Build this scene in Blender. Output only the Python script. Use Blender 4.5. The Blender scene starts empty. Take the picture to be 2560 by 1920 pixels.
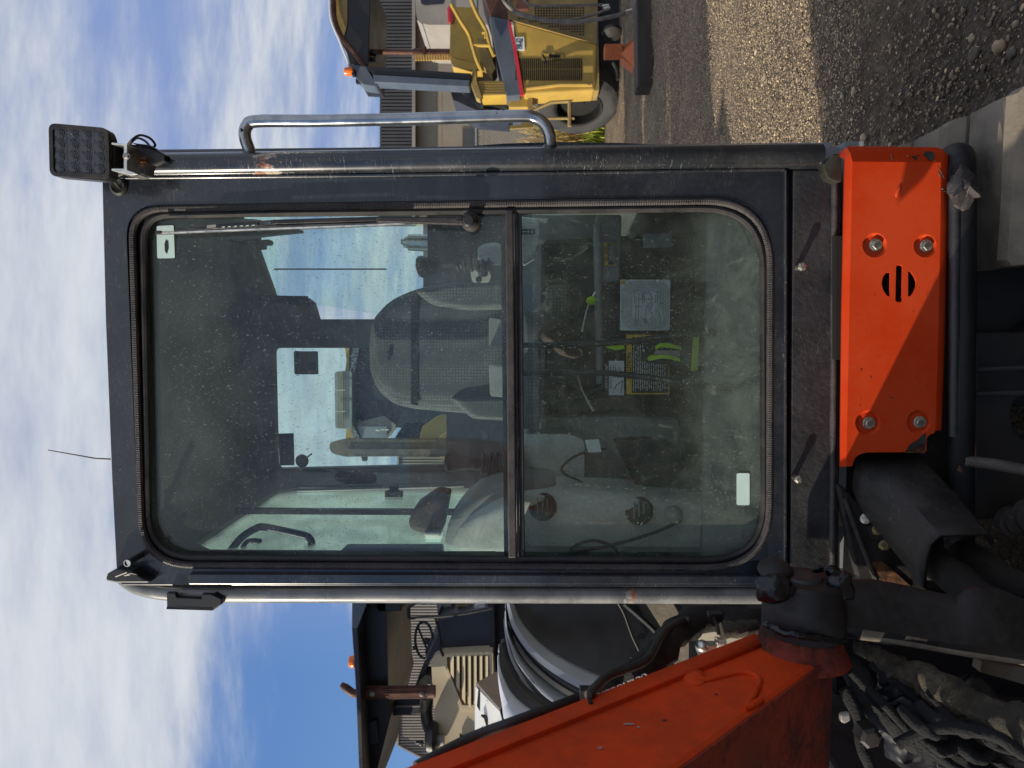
import bpy, bmesh, math, random
from mathutils import Vector, Matrix, noise
from mathutils.geometry import tessellate_polygon
random.seed(7)
R = math.radians
SC = bpy.context.scene
COL = SC.collection
# ------------------------------------------------------------------ camera
F, H, TH, AL = 1800.0, 1.38, R(1.8), R(5.0)
CP = Vector((0, 0, H))
FW = Vector((0, math.cos(TH), math.sin(TH)))
RT = Vector((0, math.sin(TH), -math.cos(TH)))      # the phone was held on its side
UP = Vector((1, 0, 0))
cam = bpy.data.cameras.new('camera'); co = bpy.data.objects.new('camera', cam); COL.objects.link(co)
mw = Matrix((RT, UP, -FW)).transposed().to_4x4(); mw.translation = CP
co.matrix_world = mw
cam.sensor_width = 36; cam.lens = F / 2560 * 36; cam.clip_start = 0.02; cam.clip_end = 2000
cam.dof.use_dof = True; cam.dof.focus_distance = 1.75; cam.dof.aperture_fstop = 9.0
SC.camera = co
# ------------------------------------------------------------------ light
SC.view_settings.view_transform = 'Standard'; SC.view_settings.look = 'None'
SC.view_settings.exposure = 0.0; SC.view_settings.gamma = 1
try: SC.view_settings.use_curve_mapping = False
except Exception: pass
SC.cycles.max_bounces = 8; SC.cycles.transparent_max_bounces = 24; SC.cycles.glossy_bounces = 3
SC.cycles.diffuse_bounces = 3; SC.cycles.sample_clamp_indirect = 6; SC.cycles.use_denoising = True
SC.cycles.caustics_reflective = False; SC.cycles.caustics_refractive = False
LD = Vector((1.0, 0.25, -0.44)).normalized()        # the way the sunlight travels
sl = bpy.data.lights.new('sun', 'SUN'); sl.energy = 5.0; sl.angle = R(0.5); sl.color = (1, .9, .74)
so = bpy.data.objects.new('sun', sl); COL.objects.link(so); so.location = (-8, -4, 9)
so.rotation_euler = (-LD).to_track_quat('Z', 'Y').to_euler()
W = bpy.data.worlds.new('World'); SC.world = W; W.use_nodes = True
nt = W.node_tree; nt.nodes.clear(); N = nt.nodes; L = nt.links
def nn(t, **k):
    n = N.new(t)
    for a, b in k.items(): setattr(n, a, b)
    return n
def math_(op, a, b=None, clamp=False):
    n = N.new('ShaderNodeMath'); n.operation = op; n.use_clamp = clamp
    for i, v in enumerate((a, b)):
        if v is None: continue
        if isinstance(v, (int, float)): n.inputs[i].default_value = v
        else: L.new(v, n.inputs[i])
    return n.outputs[0]
def mapr(v, a, b, c, d, smooth=True):
    n = N.new('ShaderNodeMapRange'); n.interpolation_type = 'SMOOTHSTEP' if smooth else 'LINEAR'
    L.new(v, n.inputs[0])
    for i, q in enumerate((a, b, c, d)): n.inputs[i + 1].default_value = q
    return n.outputs[0]
def mixc(f, a, b, typ='MIX'):
    n = N.new('ShaderNodeMix'); n.data_type = 'RGBA'; n.blend_type = typ
    for i, v in ((0, f), (6, a), (7, b)):
        if isinstance(v, (int, float)): n.inputs[i].default_value = v
        elif isinstance(v, tuple): n.inputs[i].default_value = (*v, 1)
        else: L.new(v, n.inputs[i])
    return n.outputs[2]
sky = nn('ShaderNodeTexSky', sky_type='NISHITA'); sky.sun_disc = False
sky.sun_elevation = math.asin(-LD.z); sky.sun_rotation = math.atan2(-LD.x, -LD.y)
sky.air_density = 1.0; sky.dust_density = 0.4; sky.ozone_density = 1.6
tc = nn('ShaderNodeTexCoord'); sep = nn('ShaderNodeSeparateXYZ'); L.new(tc.outputs['Generated'], sep.inputs[0])
zz = math_('MAXIMUM', sep.outputs[2], 0.0); zd = math_('ADD', zz, 0.22)
px_ = math_('DIVIDE', sep.outputs[0], zd); py_ = math_('DIVIDE', sep.outputs[1], zd)
cmb = nn('ShaderNodeCombineXYZ'); L.new(px_, cmb.inputs[0]); L.new(py_, cmb.inputs[1])
mp = nn('ShaderNodeMapping'); L.new(cmb.outputs[0], mp.inputs[0]); mp.inputs['Rotation'].default_value = (0, 0, R(52)); mp.inputs['Scale'].default_value = (1.0, 2.0, 1)
n1 = nn('ShaderNodeTexNoise'); L.new(mp.outputs[0], n1.inputs['Vector']); n1.inputs['Scale'].default_value = 0.75; n1.inputs['Detail'].default_value = 9; n1.inputs['Roughness'].default_value = .55; n1.inputs['Distortion'].default_value = .5
mp2 = nn('ShaderNodeMapping'); L.new(cmb.outputs[0], mp2.inputs[0]); mp2.inputs['Location'].default_value = (3.1, 1.7, 0); mp2.inputs['Scale'].default_value = (1.3, 1.3, 1)
n2 = nn('ShaderNodeTexNoise'); L.new(mp2.outputs[0], n2.inputs['Vector']); n2.inputs['Scale'].default_value = 1.1; n2.inputs['Detail'].default_value = 6; n2.inputs['Roughness'].default_value = .6
mp3 = nn('ShaderNodeMapping'); L.new(cmb.outputs[0], mp3.inputs[0]); mp3.inputs['Rotation'].default_value = (0, 0, R(60)); mp3.inputs['Scale'].default_value = (1.0, 3.2, 1)
n3 = nn('ShaderNodeTexNoise'); L.new(mp3.outputs[0], n3.inputs['Vector']); n3.inputs['Scale'].default_value = 2.2; n3.inputs['Detail'].default_value = 6; n3.inputs['Roughness'].default_value = .62
# cover: mostly overcast with streaks, opening to clear blue low in the west (negative x)
az = math_('DIVIDE', sep.outputs[0], math_('MAXIMUM', sep.outputs[1], 0.15))
low = mapr(zz, 0.25, 0.45, 1.0, 0.0)
west = mapr(az, -0.2, -0.42, 0.0, 1.0)
cov = math_('ADD', math_('MULTIPLY', n1.outputs[0], 0.58), math_('ADD', math_('MULTIPLY', n2.outputs[0], 0.28), math_('MULTIPLY', n3.outputs[0], 0.32)))
cov = math_('SUBTRACT', cov, math_('MULTIPLY', math_('MULTIPLY', low, west), 0.26))
cov = math_('ADD', cov, mapr(zz, 0.25, .6, 0.02, 0.04)); cov = math_('ADD', cov, math_('MULTIPLY', mapr(az, -.1, -.45, 0, .16), mapr(zz, .36, .47, 0, 1)))
cf = mapr(cov, 0.46, 0.68, 0.0, 1.0)
skyc = mixc(math_('MULTIPLY', mapr(zz, 0.12, 0.5, 0.5, 0.8), math_('SUBTRACT', 1.0, math_('MULTIPLY', west, mapr(zz, .3, .5, .85, .2)))), mixc(0.6, sky.outputs[0], (0.7, 2.4, 6.5)), (2.7, 3.6, 6.4))
shade = mixc(mapr(n3.outputs[0], .3, .7, 0, 1), (4.0, 4.6, 6.0), (6.6, 7.0, 7.6))
cloudc = mixc(mapr(cov, .55, .95, 0, .75), shade, (7.5, 7.8, 8.2))
fin = mixc(cf, skyc, cloudc)
fin = mixc(mapr(sep.outputs[2], -0.02, 0.0, 1, 0), fin, (1.1, 1.0, .9))
bg = nn('ShaderNodeBackground'); bg.inputs[1].default_value = 0.1; L.new(fin, bg.inputs[0])
wo = nn('ShaderNodeOutputWorld'); L.new(bg.outputs[0], wo.inputs[0])
# ------------------------------------------------------------------ placing
EX = Vector((math.cos(AL), -math.sin(AL), 0)); EY = Vector((math.sin(AL), math.cos(AL), 0)); EZ = Vector((0, 0, 1))
def ray(x, y): return FW + RT * ((x - 1280) / F) + UP * ((960 - y) / F)
def q(x, y, Y):
    """point of the photograph at distance Y straight ahead"""
    r = ray(x, y); return CP + r * (Y / r.y)
def m(x, y, d):
    """point of the photograph on the plane d metres along the excavator's own length"""
    r = ray(x, y); return CP + r * (d / r.dot(EY))
def gz(x, y, z=0.0):
    r = ray(x, y); return CP + r * ((z - H) / r.z)
def ml(X, D, Z): return EX * X + EY * D + EZ * Z
def mx(x, y, X):
    """point of the photograph on the excavator's side plane X"""
    r = ray(x, y); return CP + r * (X / r.dot(EX))
# ------------------------------------------------------------------ materials
def newmat(name):
    global nt, N, L
    M = bpy.data.materials.new(name); M.use_nodes = True
    nt = M.node_tree; N = nt.nodes; L = nt.links
    return M
def setin(n, names, v):
    for k in names:
        if k in n.inputs:
            n.inputs[k].default_value = v; return
def tex(kind, scale, detail=4, rough=.55, sc=(1, 1, 1), dist=0):
    t = N.new('ShaderNodeTexCoord'); mpn = N.new('ShaderNodeMapping'); L.new(t.outputs['Object'], mpn.inputs[0]); mpn.inputs['Scale'].default_value = sc
    n = N.new('ShaderNodeTex' + kind); L.new(mpn.outputs[0], n.inputs['Vector']); n.inputs['Scale'].default_value = scale
    if kind == 'Noise':
        n.inputs['Detail'].default_value = detail; n.inputs['Roughness'].default_value = rough; n.inputs['Distortion'].default_value = dist
    return n
def PM(name, col, rough=.5, metal=0, var=.18, vs=7, bump=.0, bs=60, dust=None, chips=None, scratch=None, spec=.5, rvar=.12, coat=0, vsc=(1, 1, 1)):
    M = newmat(name); P = N['Principled BSDF']
    n = tex('Noise', vs, 5, sc=vsc)
    c = mixc(mapr(n.outputs[0], .3, .7, 0, 1), tuple(v * (1 - var) for v in col), tuple(min(1, v * (1 + var)) for v in col))
    rr = math_('ADD', math_('MULTIPLY', n.outputs[0], rvar * 2), rough - rvar)
    if scratch:
        sc_, am = scratch
        s = tex('Noise', 55, 2, .5, sc=(1, 1, 8), dist=1.5); s2 = tex('Noise', 240, 2); s3 = tex('Noise', 5, 3)
        f = math_('MULTIPLY', mapr(s.outputs[0], .64, .70, 0, 1), mapr(s3.outputs[0], .42, .62, 0, am))
        f = math_('MAXIMUM', f, math_('MULTIPLY', mapr(s2.outputs[0], .72, .76, 0, 1), am))
        c = mixc(f, c, sc_)
    if dust:
        dc, am, ds = dust
        d = tex('Noise', ds, 6, .62); d2 = tex('Noise', ds * 14, 3, .6)
        f = math_('MULTIPLY', mapr(math_('ADD', d.outputs[0], math_('MULTIPLY', math_('SUBTRACT', d2.outputs[0], .5), .35)), .38, .68, 0, 1), am)
        c = mixc(f, c, dc); rr = math_('ADD', rr, math_('MULTIPLY', f, .5), True)
    if chips:
        cc, th, cs = chips
        d = tex('Noise', cs, 5, .65); d2 = tex('Noise', cs * .22, 2)
        f = mapr(math_('ADD', math_('MULTIPLY', d.outputs[0], .65), math_('MULTIPLY', d2.outputs[0], .35)), th, th + .012, 0, 1)
        c = mixc(f, c, cc); rr = math_('ADD', rr, math_('MULTIPLY', f, .4), True)
    L.new(c, P.inputs['Base Color']); L.new(rr, P.inputs['Roughness'])
    P.inputs['Metallic'].default_value = metal; setin(P, ['Specular IOR Level', 'Specular'], spec)
    if coat: setin(P, ['Coat Weight'], coat)
    if bump:
        b = N.new('ShaderNodeBump'); b.inputs['Strength'].default_value = min(1, bump); b.inputs['Distance'].default_value = .004 * max(1, bump)
        bn = tex('Noise', bs, 4, .6); L.new(bn.outputs[0], b.inputs['Height']); L.new(b.outputs[0], P.inputs['Normal'])
    return M
def wear(M, zc, half, colr, rust):
    """one worn stretch of a tube: paint rubbed through round the height zc"""
    global nt, N, L
    nt = M.node_tree; N = nt.nodes; L = nt.links; P = N['Principled BSDF']
    src = P.inputs['Base Color'].links[0].from_socket
    t = N.new('ShaderNodeTexCoord'); s = N.new('ShaderNodeSeparateXYZ'); L.new(t.outputs['Object'], s.inputs[0])
    w = mapr(math_('ABSOLUTE', math_('SUBTRACT', s.outputs[2], zc)), half * .3, half, .20, -.12)
    a = tex('Noise', 42, 5, .7, sc=(1, 1, .45)); b = tex('Noise', 20, 3)
    f = mapr(math_('ADD', a.outputs[0], w), .665, .68, 0, 1)
    L.new(mixc(f, src, mixc(mapr(b.outputs[0], .5, .58, 0, 1), colr, rust)), P.inputs['Base Color']); return M
def emis(name, col, s):
    M = newmat(name); P = N['Principled BSDF']; P.inputs['Base Color'].default_value = (*col, 1)
    return M
def glass(name, tint, dust, speck, dcol=(.42, .45, .46), smear=1.0, lowdust=None, streak=0, ior=1.33):
    M = newmat(name); N.remove(N['Principled BSDF']); out = N['Material Output']
    tr = N.new('ShaderNodeBsdfTransparent'); tr.inputs[0].default_value = (*tint, 1)
    gl = N.new('ShaderNodeBsdfGlossy'); gl.inputs['Roughness'].default_value = .015; gl.inputs[0].default_value = (.9, 1, .98, 1)
    fr = N.new('ShaderNodeFresnel'); fr.inputs[0].default_value = ior
    m1 = N.new('ShaderNodeMixShader'); L.new(fr.outputs[0], m1.inputs[0]); L.new(tr.outputs[0], m1.inputs[1]); L.new(gl.outputs[0], m1.inputs[2])
    df = N.new('ShaderNodeBsdfDiffuse'); df.inputs[0].default_value = (*dcol, 1)
    a = tex('Noise', 4.5, 6, .65, sc=(1, 1, 1), dist=smear); b = tex('Noise', 290, 2, .5, sc=(1, 1, .6)); c = tex('Noise', 30, 3, .5, sc=(1, 1, 3), dist=.8)
    v = tex('Voronoi', 120); v.inputs['Randomness'].default_value = 1
    f = math_('MULTIPLY', mapr(a.outputs[0], .3, .75, .35, 1.6), dust)
    f = math_('ADD', f, math_('MULTIPLY', mapr(c.outputs[0], .55, .8, 0, 1), dust * .8))
    if streak:                       # wiped and splashed smears
        st = tex('Noise', 7, 6, .7, sc=(1.6, 1, .8), dist=3.5); st2 = tex('Noise', 2.2, 3)
        f = math_('ADD', f, math_('MULTIPLY', mapr(st.outputs[0], .56, .74, 0, streak), mapr(st2.outputs[0], .4, .65, .1, 1)))
    big = tex('Noise', 3, 2)
    sp = math_('MULTIPLY', mapr(b.outputs[0], .65, .70, 0, 1), math_('MULTIPLY', mapr(big.outputs[0], .35, .6, .5, 1), speck))
    f = math_('MAXIMUM', f, sp)
    if lowdust:                      # mud splashed up from below: heavier near the sill
        t = N.new('ShaderNodeTexCoord'); s = N.new('ShaderNodeSeparateXYZ'); L.new(t.outputs['Object'], s.inputs[0])
        z0, z1, am = lowdust
        g = mapr(s.outputs[2], z0, z1, am, 0); sm = tex('Noise', 9, 5, .7, dist=2)
        f = math_('ADD', f, math_('MULTIPLY', g, mapr(sm.outputs[0], .3, .7, .3, 1.4)))
    tl = N.new('ShaderNodeBsdfTranslucent'); tl.inputs[0].default_value = (*dcol, 1); dm = N.new('ShaderNodeMixShader'); dm.inputs[0].default_value = .4; L.new(df.outputs[0], dm.inputs[1]); L.new(tl.outputs[0], dm.inputs[2])
    m2 = N.new('ShaderNodeMixShader'); L.new(f, m2.inputs[0]); L.new(m1.outputs[0], m2.inputs[1]); L.new(dm.outputs[0], m2.inputs[2])
    L.new(m2.outputs[0], out.inputs[0]); return M
DUST = (.33, .27, .19)
MT = {}
MT['cabpaint'] = PM('cab_paint', (.013, .017, .025), .24, 0, .2, 9, dust=((.12, .12, .12), .14, 5), scratch=((.4, .42, .42), .35), coat=.5)
MT['tubepaint'] = PM('tube_paint', (.014, .017, .021), .24, 0, .2, 9, dust=((.2, .19, .17), .1, 6), scratch=((.55, .55, .52), .5), chips=((.36, .32, .24), .665, 60), coat=.6)
MT['wornpaint'] = PM('worn_tube_paint', (.2, .205, .205), .32, .3, .3, 12, dust=((.28, .27, .24), .4, 9), scratch=((.6, .6, .56), .8), chips=((.32, .12, .05), .70, 30))
MT['chrome'] = PM('worn_steel_tube', (.36, .37, .37), .2, .95, .2, 25, chips=((.012, .014, .02), .64, 26), scratch=((.75, .7, .55), .5))
MT['rightpillar'] = wear(PM('right_pillar_paint', (.014, .017, .021), .24, 0, .2, 9, dust=((.2, .19, .17), .1, 6), scratch=((.55, .55, .52), .5), coat=.6), 1.965, .07, (.42, .37, .28), (.25, .09, .04))
wear(MT['wornpaint'], 1.165, .025, (.4, .38, .33), (.4, .15, .06))
MT['rubber'] = PM('black_rubber', (.012, .012, .013), .5, 0, .25, 20, dust=((.12, .1, .09), .25, 12))
MT['dustyrubber'] = PM('dusty_rubber', (.028, .025, .026), .45, 0, .3, 30, dust=((.12, .10, .09), .4, 14), bump=.4, bs=300)
MT['oliverubber'] = PM('olive_rubber', (.03, .03, .022), .45, 0, .3, 30)
MT['plate'] = PM('lower_plate_paint', (.017, .018, .021), .42, 0, .3, 14, dust=((.08, .075, .07), .25, 6), bump=.5, bs=90, scratch=((.3, .28, .22), .3))
MT['orange'] = PM('orange_paint', (.56, .040, .004), .55, 0, .08, 5, chips=((.055, .045, .03), .70, 45), bump=.12, bs=14, dust=((.4, .13, .05), .15, 5), spec=.2)
MT['boom'] = PM('boom_orange_paint', (.70, .062, .009), .6, 0, .16, 4, spec=.15, chips=((.08, .06, .05), .69, 26), dust=((.2, .05, .025), .45, 3.2), bump=.25, bs=10)
MT['boomdirtshade'] = PM('greasy_shaded_orange', (.26, .026, .008), .6, 0, .3, 9, dust=((.025, .016, .012), .95, 6), bump=.4, bs=40)  # grease tone, also used as painted shade under the boom
MT['grease'] = PM('greasy_black_steel', (.009, .008, .009), .5, 0, .3, 14, dust=((.035, .03, .026), .6, 6), bump=.3, bs=40)
MT['lump'] = PM('thick_grease', (.006, .007, .009), .22, 0, .3, 30, bump=.8, bs=60)
MT['darksteel'] = PM('dark_steel', (.03, .029, .028), .45, .2, .3, 14, dust=((.07, .055, .045), .5, 6), scratch=((.3, .29, .27), .3))
MT['underside'] = PM('underbody_paint', (.012, .012, .013), .6, 0, .4, 10, dust=((.045, .036, .028), .5, 7))
MT['bolt'] = PM('zinc_bolt', (.55, .53, .46), .3, .9, .25, 160, dust=((.16, .13, .09), .5, 60))
MT['brassbolt'] = PM('yellow_zinc_bolt', (.34, .27, .13), .4, .8, .3, 120, dust=((.1, .08, .05), .5, 60))
MT['copper'] = PM('rusty_bolt', (.45, .2, .09), .4, .6, .3, 120)
MT['rust'] = PM('rust', (.12, .05, .02), .8, 0, .5, 60, chips=((.3, .1, .04), .56, 70), bump=.6, bs=90)
MT['mud'] = PM('muddy_steel', (.16, .132, .098), .7, .0, .35, 9, dust=((.24, .2, .145), .6, 7), bump=1.0, bs=28)
MT['beige'] = PM('dusty_beige', (.52, .45, .33), .8, 0, .2, 9, vsc=(1, 1, .1), bump=.3, bs=30)
MT['liner'] = PM('cab_lining', (.27, .285, .295), .8, 0, .15, 5, bump=.15, bs=200)
MT['linerlight'] = PM('grey_plastic', (.72, .76, .72), .5, 0, .12, 4, dust=((.2, .18, .14), .35, 5))
MT['midplastic'] = PM('mid_grey_plastic', (.32, .34, .335), .5, 0, .15, 5, dust=((.2, .18, .14), .3, 6))
MT['blackplastic'] = PM('black_plastic', (.013, .013, .015), .38, 0, .2, 12, dust=((.07, .065, .06), .2, 12))
MT['darkglossy'] = PM('dark_hood_paint', (.004, .005, .007), .35, 0, .3, 5, scratch=((.12, .13, .13), .25))
MT['lilac'] = PM('sun_bleached_grey_cover', (.27, .3, .36), .38, .0, .18, 3, scratch=((.5, .52, .56), .4), dust=((.3, .3, .32), .3, 4))
MT['lilaclight'] = PM('pale_grey_cover', (.5, .53, .6), .5, 0, .1, 4)
MT['white'] = PM('chipped_white_paint', (.72, .72, .70), .5, 0, .05, 5, chips=((.05, .04, .035), .64, 20), dust=((.45, .4, .33), .2, 6))
MT['chipbeige'] = PM('chipped_beige_paint', (.46, .39, .31), .6, 0, .1, 5, chips=((.09, .05, .03), .62, 24))
MT['yellow'] = PM('yellow_paint', (.55, .355, .06), .45, 0, .12, 2.5, dust=((.35, .24, .09), .4, 1.5), scratch=((.3, .2, .08), .2))
MT['yellowdirty'] = PM('dusty_yellow_paint', (.36, .25, .08), .6, 0, .2, 3, dust=((.2, .15, .08), .6, 2))
MT['slate'] = PM('slate_blue_paint', (.075, .1, .14), .4, 0, .15, 3, dust=((.2, .2, .2), .25, 2))
MT['blackpaint'] = PM('satin_black_paint', (.012, .013, .016), .45, 0, .25, 3)
MT['red'] = PM('red_stripe', (.62, .03, .04), .4, 0, .08, 4)
MT['rustpipe'] = PM('rusty_pipe', (.11, .045, .03), .6, .2, .35, 12, chips=((.2, .09, .04), .58, 20))
MT['tyre'] = PM('tyre_rubber', (.03, .031, .034), .75, 0, .25, 5, dust=((.1, .09, .08), .4, 4))
MT['vent'] = PM('black_gap', (.005, .005, .004), .8, 0, .1, 5)
MT['jackorange'] = PM('jack_orange', (.5, .12, .03), .6, 0, .2, 8, dust=((.25, .12, .06), .4, 8))
MT['timber'] = PM('oily_timber', (.05, .042, .034), .8, 0, .35, 6, vsc=(.2, 1, 1), bump=.6, bs=20)
MT['cream'] = PM('cream_paint', (.62, .53, .36), .45, 0, .06, 2, dust=((.5, .42, .28), .4, 2))
MT['creamdark'] = PM('dark_cream_paint', (.16, .10, .035), .7, 0, .2, 6)  # brownish cream, darker than the hood paint
MT['navy'] = PM('navy_black_paint', (.018, .022, .036), .4, 0, .2, 3, dust=((.05, .055, .07), .4, 3))
MT['silver'] = PM('silver_fitting', (.7, .68, .6), .3, .9, .2, 50)
MT['hose'] = PM('black_hose', (.018, .017, .017), .45, 0, .25, 20, dust=((.12, .1, .08), .3, 9))
MT['greyhose'] = PM('dusty_hose', (.16, .14, .12), .5, 0, .3, 12)
MT['darkcanvas'] = PM('dark_oily_canvas', (.007, .007, .008), .85, 0, .4, 14, bump=.9, bs=300)
MT['canvas'] = PM('black_canvas', (.014, .013, .012), .85, 0, .3, 14, bump=.9, bs=420, dust=((.06, .048, .034), .3, 9))
MT['bumper'] = PM('bumper_rubber', (.008, .008, .010), .55, 0, .3, 14, dust=((.05, .045, .04), .25, 8), spec=.3)
MT['canvasdust'] = PM('dusty_canvas', (.045, .038, .028), .9, 0, .4, 14, bump=1, bs=380, dust=((.26, .21, .14), .5, 8))
MT['blackbag'] = PM('crumpled_black_plastic', (.005, .005, .008), .42, 0, .3, 10, bump=.3, bs=30)
MT['corr'] = PM('weathered_sheet', (.36, .33, .29), .6, .2, .1, .6, dust=((.2, .18, .16), .4, .4))
MT['corrdark'] = PM('dark_sheet', (.085, .085, .088), .55, .1, .15, .8)
MT['block'] = PM('painted_block', (.33, .29, .225), .85, 0, .08, .7, bump=.3, bs=20, dust=((.25, .21, .16), .5, .5))
MT['pale'] = PM('pale_wall', (.66, .62, .5), .8, 0, .06, .8)
MT['whitetrim'] = PM('white_trim', (.7, .7, .68), .6, 0, .05, 2)
MT['galv'] = PM('galvanised_wire', (.32, .33, .34), .45, .6, .1, 10)
MT['lime'] = PM('reflected_lime_band', (.5, .78, .02), .7, 0, .15, 20)
MT['greyband'] = PM('grey_band', (.3, .3, .29), .6, 0, .15, 20)
MT['darkstandin'] = PM('dark_cloth_standin', (.02, .02, .022), .9, 0, .3, 20, bump=.5, bs=80)
MT['brown'] = PM('rough_brown', (.06, .035, .028), .7, 0, .4, 20, bump=.6, bs=70)
MT['label'] = PM('label_paper', (.86, .9, .88), .6, 0, .05, 20)
MT['amberlabel'] = PM('caution_label', (.85, .5, .03), .5, 0, .05, 20)
MT['blacklabel'] = PM('label_black', (.02, .02, .02), .5, 0, .05, 20)
MT['greylabel'] = PM('grey_label', (.3, .34, .34), .5, 0, .05, 20)
MT['mint'] = PM('blank_glass_sticker', (.62, .8, .74), .5, 0, .03, 20)
MT['ink'] = PM('printed_white', (.7, .7, .68), .5, 0, .03, 20)
MT['inkblack'] = PM('printed_black', (.02, .02, .02), .5, 0, .03, 20)
MT['lens'] = PM('lamp_lens', (.05, .05, .055), .12, .3, .15, 300, bump=.5, bs=500, coat=.6)
MT['brushwood'] = PM('dry_brush', (.35, .25, .08), .9, 0, .4, 3)
def amber():
    M = newmat('amber_lens'); P = N['Principled BSDF']; P.inputs['Base Color'].default_value = (.85, .18, .01, 1); P.inputs['Roughness'].default_value = .2
    setin(P, ['Subsurface Weight'], .3); return M
MT['amber'] = amber()
def fabric():
    M = newmat('seat_fabric'); P = N['Principled BSDF']
    a = tex('Voronoi', 105, sc=(1, 1, 1)); a.inputs['Randomness'].default_value = .15; b = tex('Noise', 6, 4)
    c = mixc(mapr(a.outputs[0], .15, .5, 0, 1), (.22, .23, .225), (.10, .105, .105)); c = mixc(mapr(b.outputs[0], .35, .65, 0, .35), c, (.13, .14, .13))
    L.new(c, P.inputs['Base Color']); P.inputs['Roughness'].default_value = .9; return M
MT['fabric'] = fabric()
MT['glassup'] = glass('upper_windshield_glass', (.935, .99, .975), .10, .7)
MT['glasslow'] = glass('lower_windshield_glass', (.945, .99, .965), .065, .7, (.44, .5, .42), 2.0, (.86, 1.12, .24), streak=.42)
MT['glassside'] = glass('tinted_cab_glass', (.90, .985, .96), .02, .25, ior=1.12)
MT['glassleft'] = glass('dusty_side_glass', (.94, .98, .98), .19, .3, (.68, .82, .78), ior=1.10)
def ground_mat():
    M = newmat('gravel_ground'); P = N['Principled BSDF']
    v = tex('Voronoi', 62); v2 = tex('Voronoi', 24); n = tex('Noise', 1.3, 6); f = tex('Noise', 90, 4, .7); f2 = tex('Noise', 14, 5, .6)
    rp = N.new('ShaderNodeValToRGB'); L.new(v.outputs['Color'], rp.inputs[0])
    e = rp.color_ramp.elements; e[0].color = (.065, .046, .03, 1); e[1].color = (.46, .35, .215, 1)
    for p, cc in ((.35, (.15, .112, .073, 1)), (.7, (.28, .215, .135, 1))): k = e.new(p); k.color = cc
    rp2 = N.new('ShaderNodeValToRGB'); L.new(v2.outputs['Color'], rp2.inputs[0]); e2 = rp2.color_ramp.elements; e2[0].color = (.04, .03, .02, 1); e2[1].color = (.42, .34, .24, 1); e2[0].position = .2
    cc0 = mixc(.45, rp.outputs[0], rp2.outputs[0])
    c = mixc(mapr(n.outputs[0], .4, .62, .1, .6), cc0, (.078, .050, .030))
    c = mixc(mapr(f.outputs[0], .35, .65, .0, .6), c, (.040, .025, .015))
    # shade painted in over dirt and gravel: darker close by, paler in the sun beyond
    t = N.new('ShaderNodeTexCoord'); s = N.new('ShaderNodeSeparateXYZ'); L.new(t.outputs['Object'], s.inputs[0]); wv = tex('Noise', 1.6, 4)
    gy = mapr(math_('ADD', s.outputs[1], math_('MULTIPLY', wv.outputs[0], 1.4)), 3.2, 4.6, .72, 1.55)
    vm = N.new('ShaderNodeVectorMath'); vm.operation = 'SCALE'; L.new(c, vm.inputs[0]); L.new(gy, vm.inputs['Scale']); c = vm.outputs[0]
    L.new(c, P.inputs['Base Color']); P.inputs['Roughness'].default_value = .9
    h = math_('ADD', math_('MULTIPLY', v.outputs['Distance'], -.8), math_('ADD', math_('MULTIPLY', f.outputs[0], .5), math_('ADD', math_('MULTIPLY', v2.outputs['Distance'], -.9), math_('MULTIPLY', f2.outputs[0], 1.5))))
    b = N.new('ShaderNodeBump'); b.inputs['Strength'].default_value = 1; b.inputs['Distance'].default_value = .02
    L.new(h, b.inputs['Height']); L.new(b.outputs[0], P.inputs['Normal']); return M
MT['ground'] = ground_mat()
def pebble_mat():
    M = newmat('pebbles'); P = N['Principled BSDF']; g = N.new('ShaderNodeNewGeometry')
    rp = N.new('ShaderNodeValToRGB'); L.new(g.outputs['Random Per Island'], rp.inputs[0]); e = rp.color_ramp.elements
    e[0].color = (.085, .068, .05, 1); e[1].color = (.82, .60, .33, 1)
    for p, cc in ((.3, (.14, .105, .072, 1)), (.6, (.27, .21, .14, 1)), (.85, (.42, .32, .2, 1))): k = e.new(p); k.color = cc
    n = tex('Noise', 60, 3); c = mixc(mapr(n.outputs[0], .3, .7, 0, .45), rp.outputs[0], (.13, .11, .085))
    s = N.new('ShaderNodeSeparateXYZ'); L.new(g.outputs['Position'], s.inputs[0]); gy = mapr(s.outputs[1], 2.6, 4.0, .85, 1.35)  # same painted shade: pebbles darker near the excavator, paler in the sunlit part
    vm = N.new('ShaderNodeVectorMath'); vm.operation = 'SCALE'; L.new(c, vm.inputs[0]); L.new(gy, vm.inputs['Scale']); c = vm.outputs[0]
    L.new(c, P.inputs['Base Color']); P.inputs['Roughness'].default_value = .85; return M
MT['pebble'] = pebble_mat()
def grass_mat(name, a, b_):
    M = newmat(name); P = N['Principled BSDF']; g = N.new('ShaderNodeNewGeometry')
    c = mixc(g.outputs['Random Per Island'], a, b_); L.new(c, P.inputs['Base Color']); P.inputs['Roughness'].default_value = .8; return M
MT['weed'] = grass_mat('weeds', (.22, .30, .02), (.42, .45, .06)); MT['drygrass'] = grass_mat('dry_grass', (.42, .30, .06), (.5, .38, .16))
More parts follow.
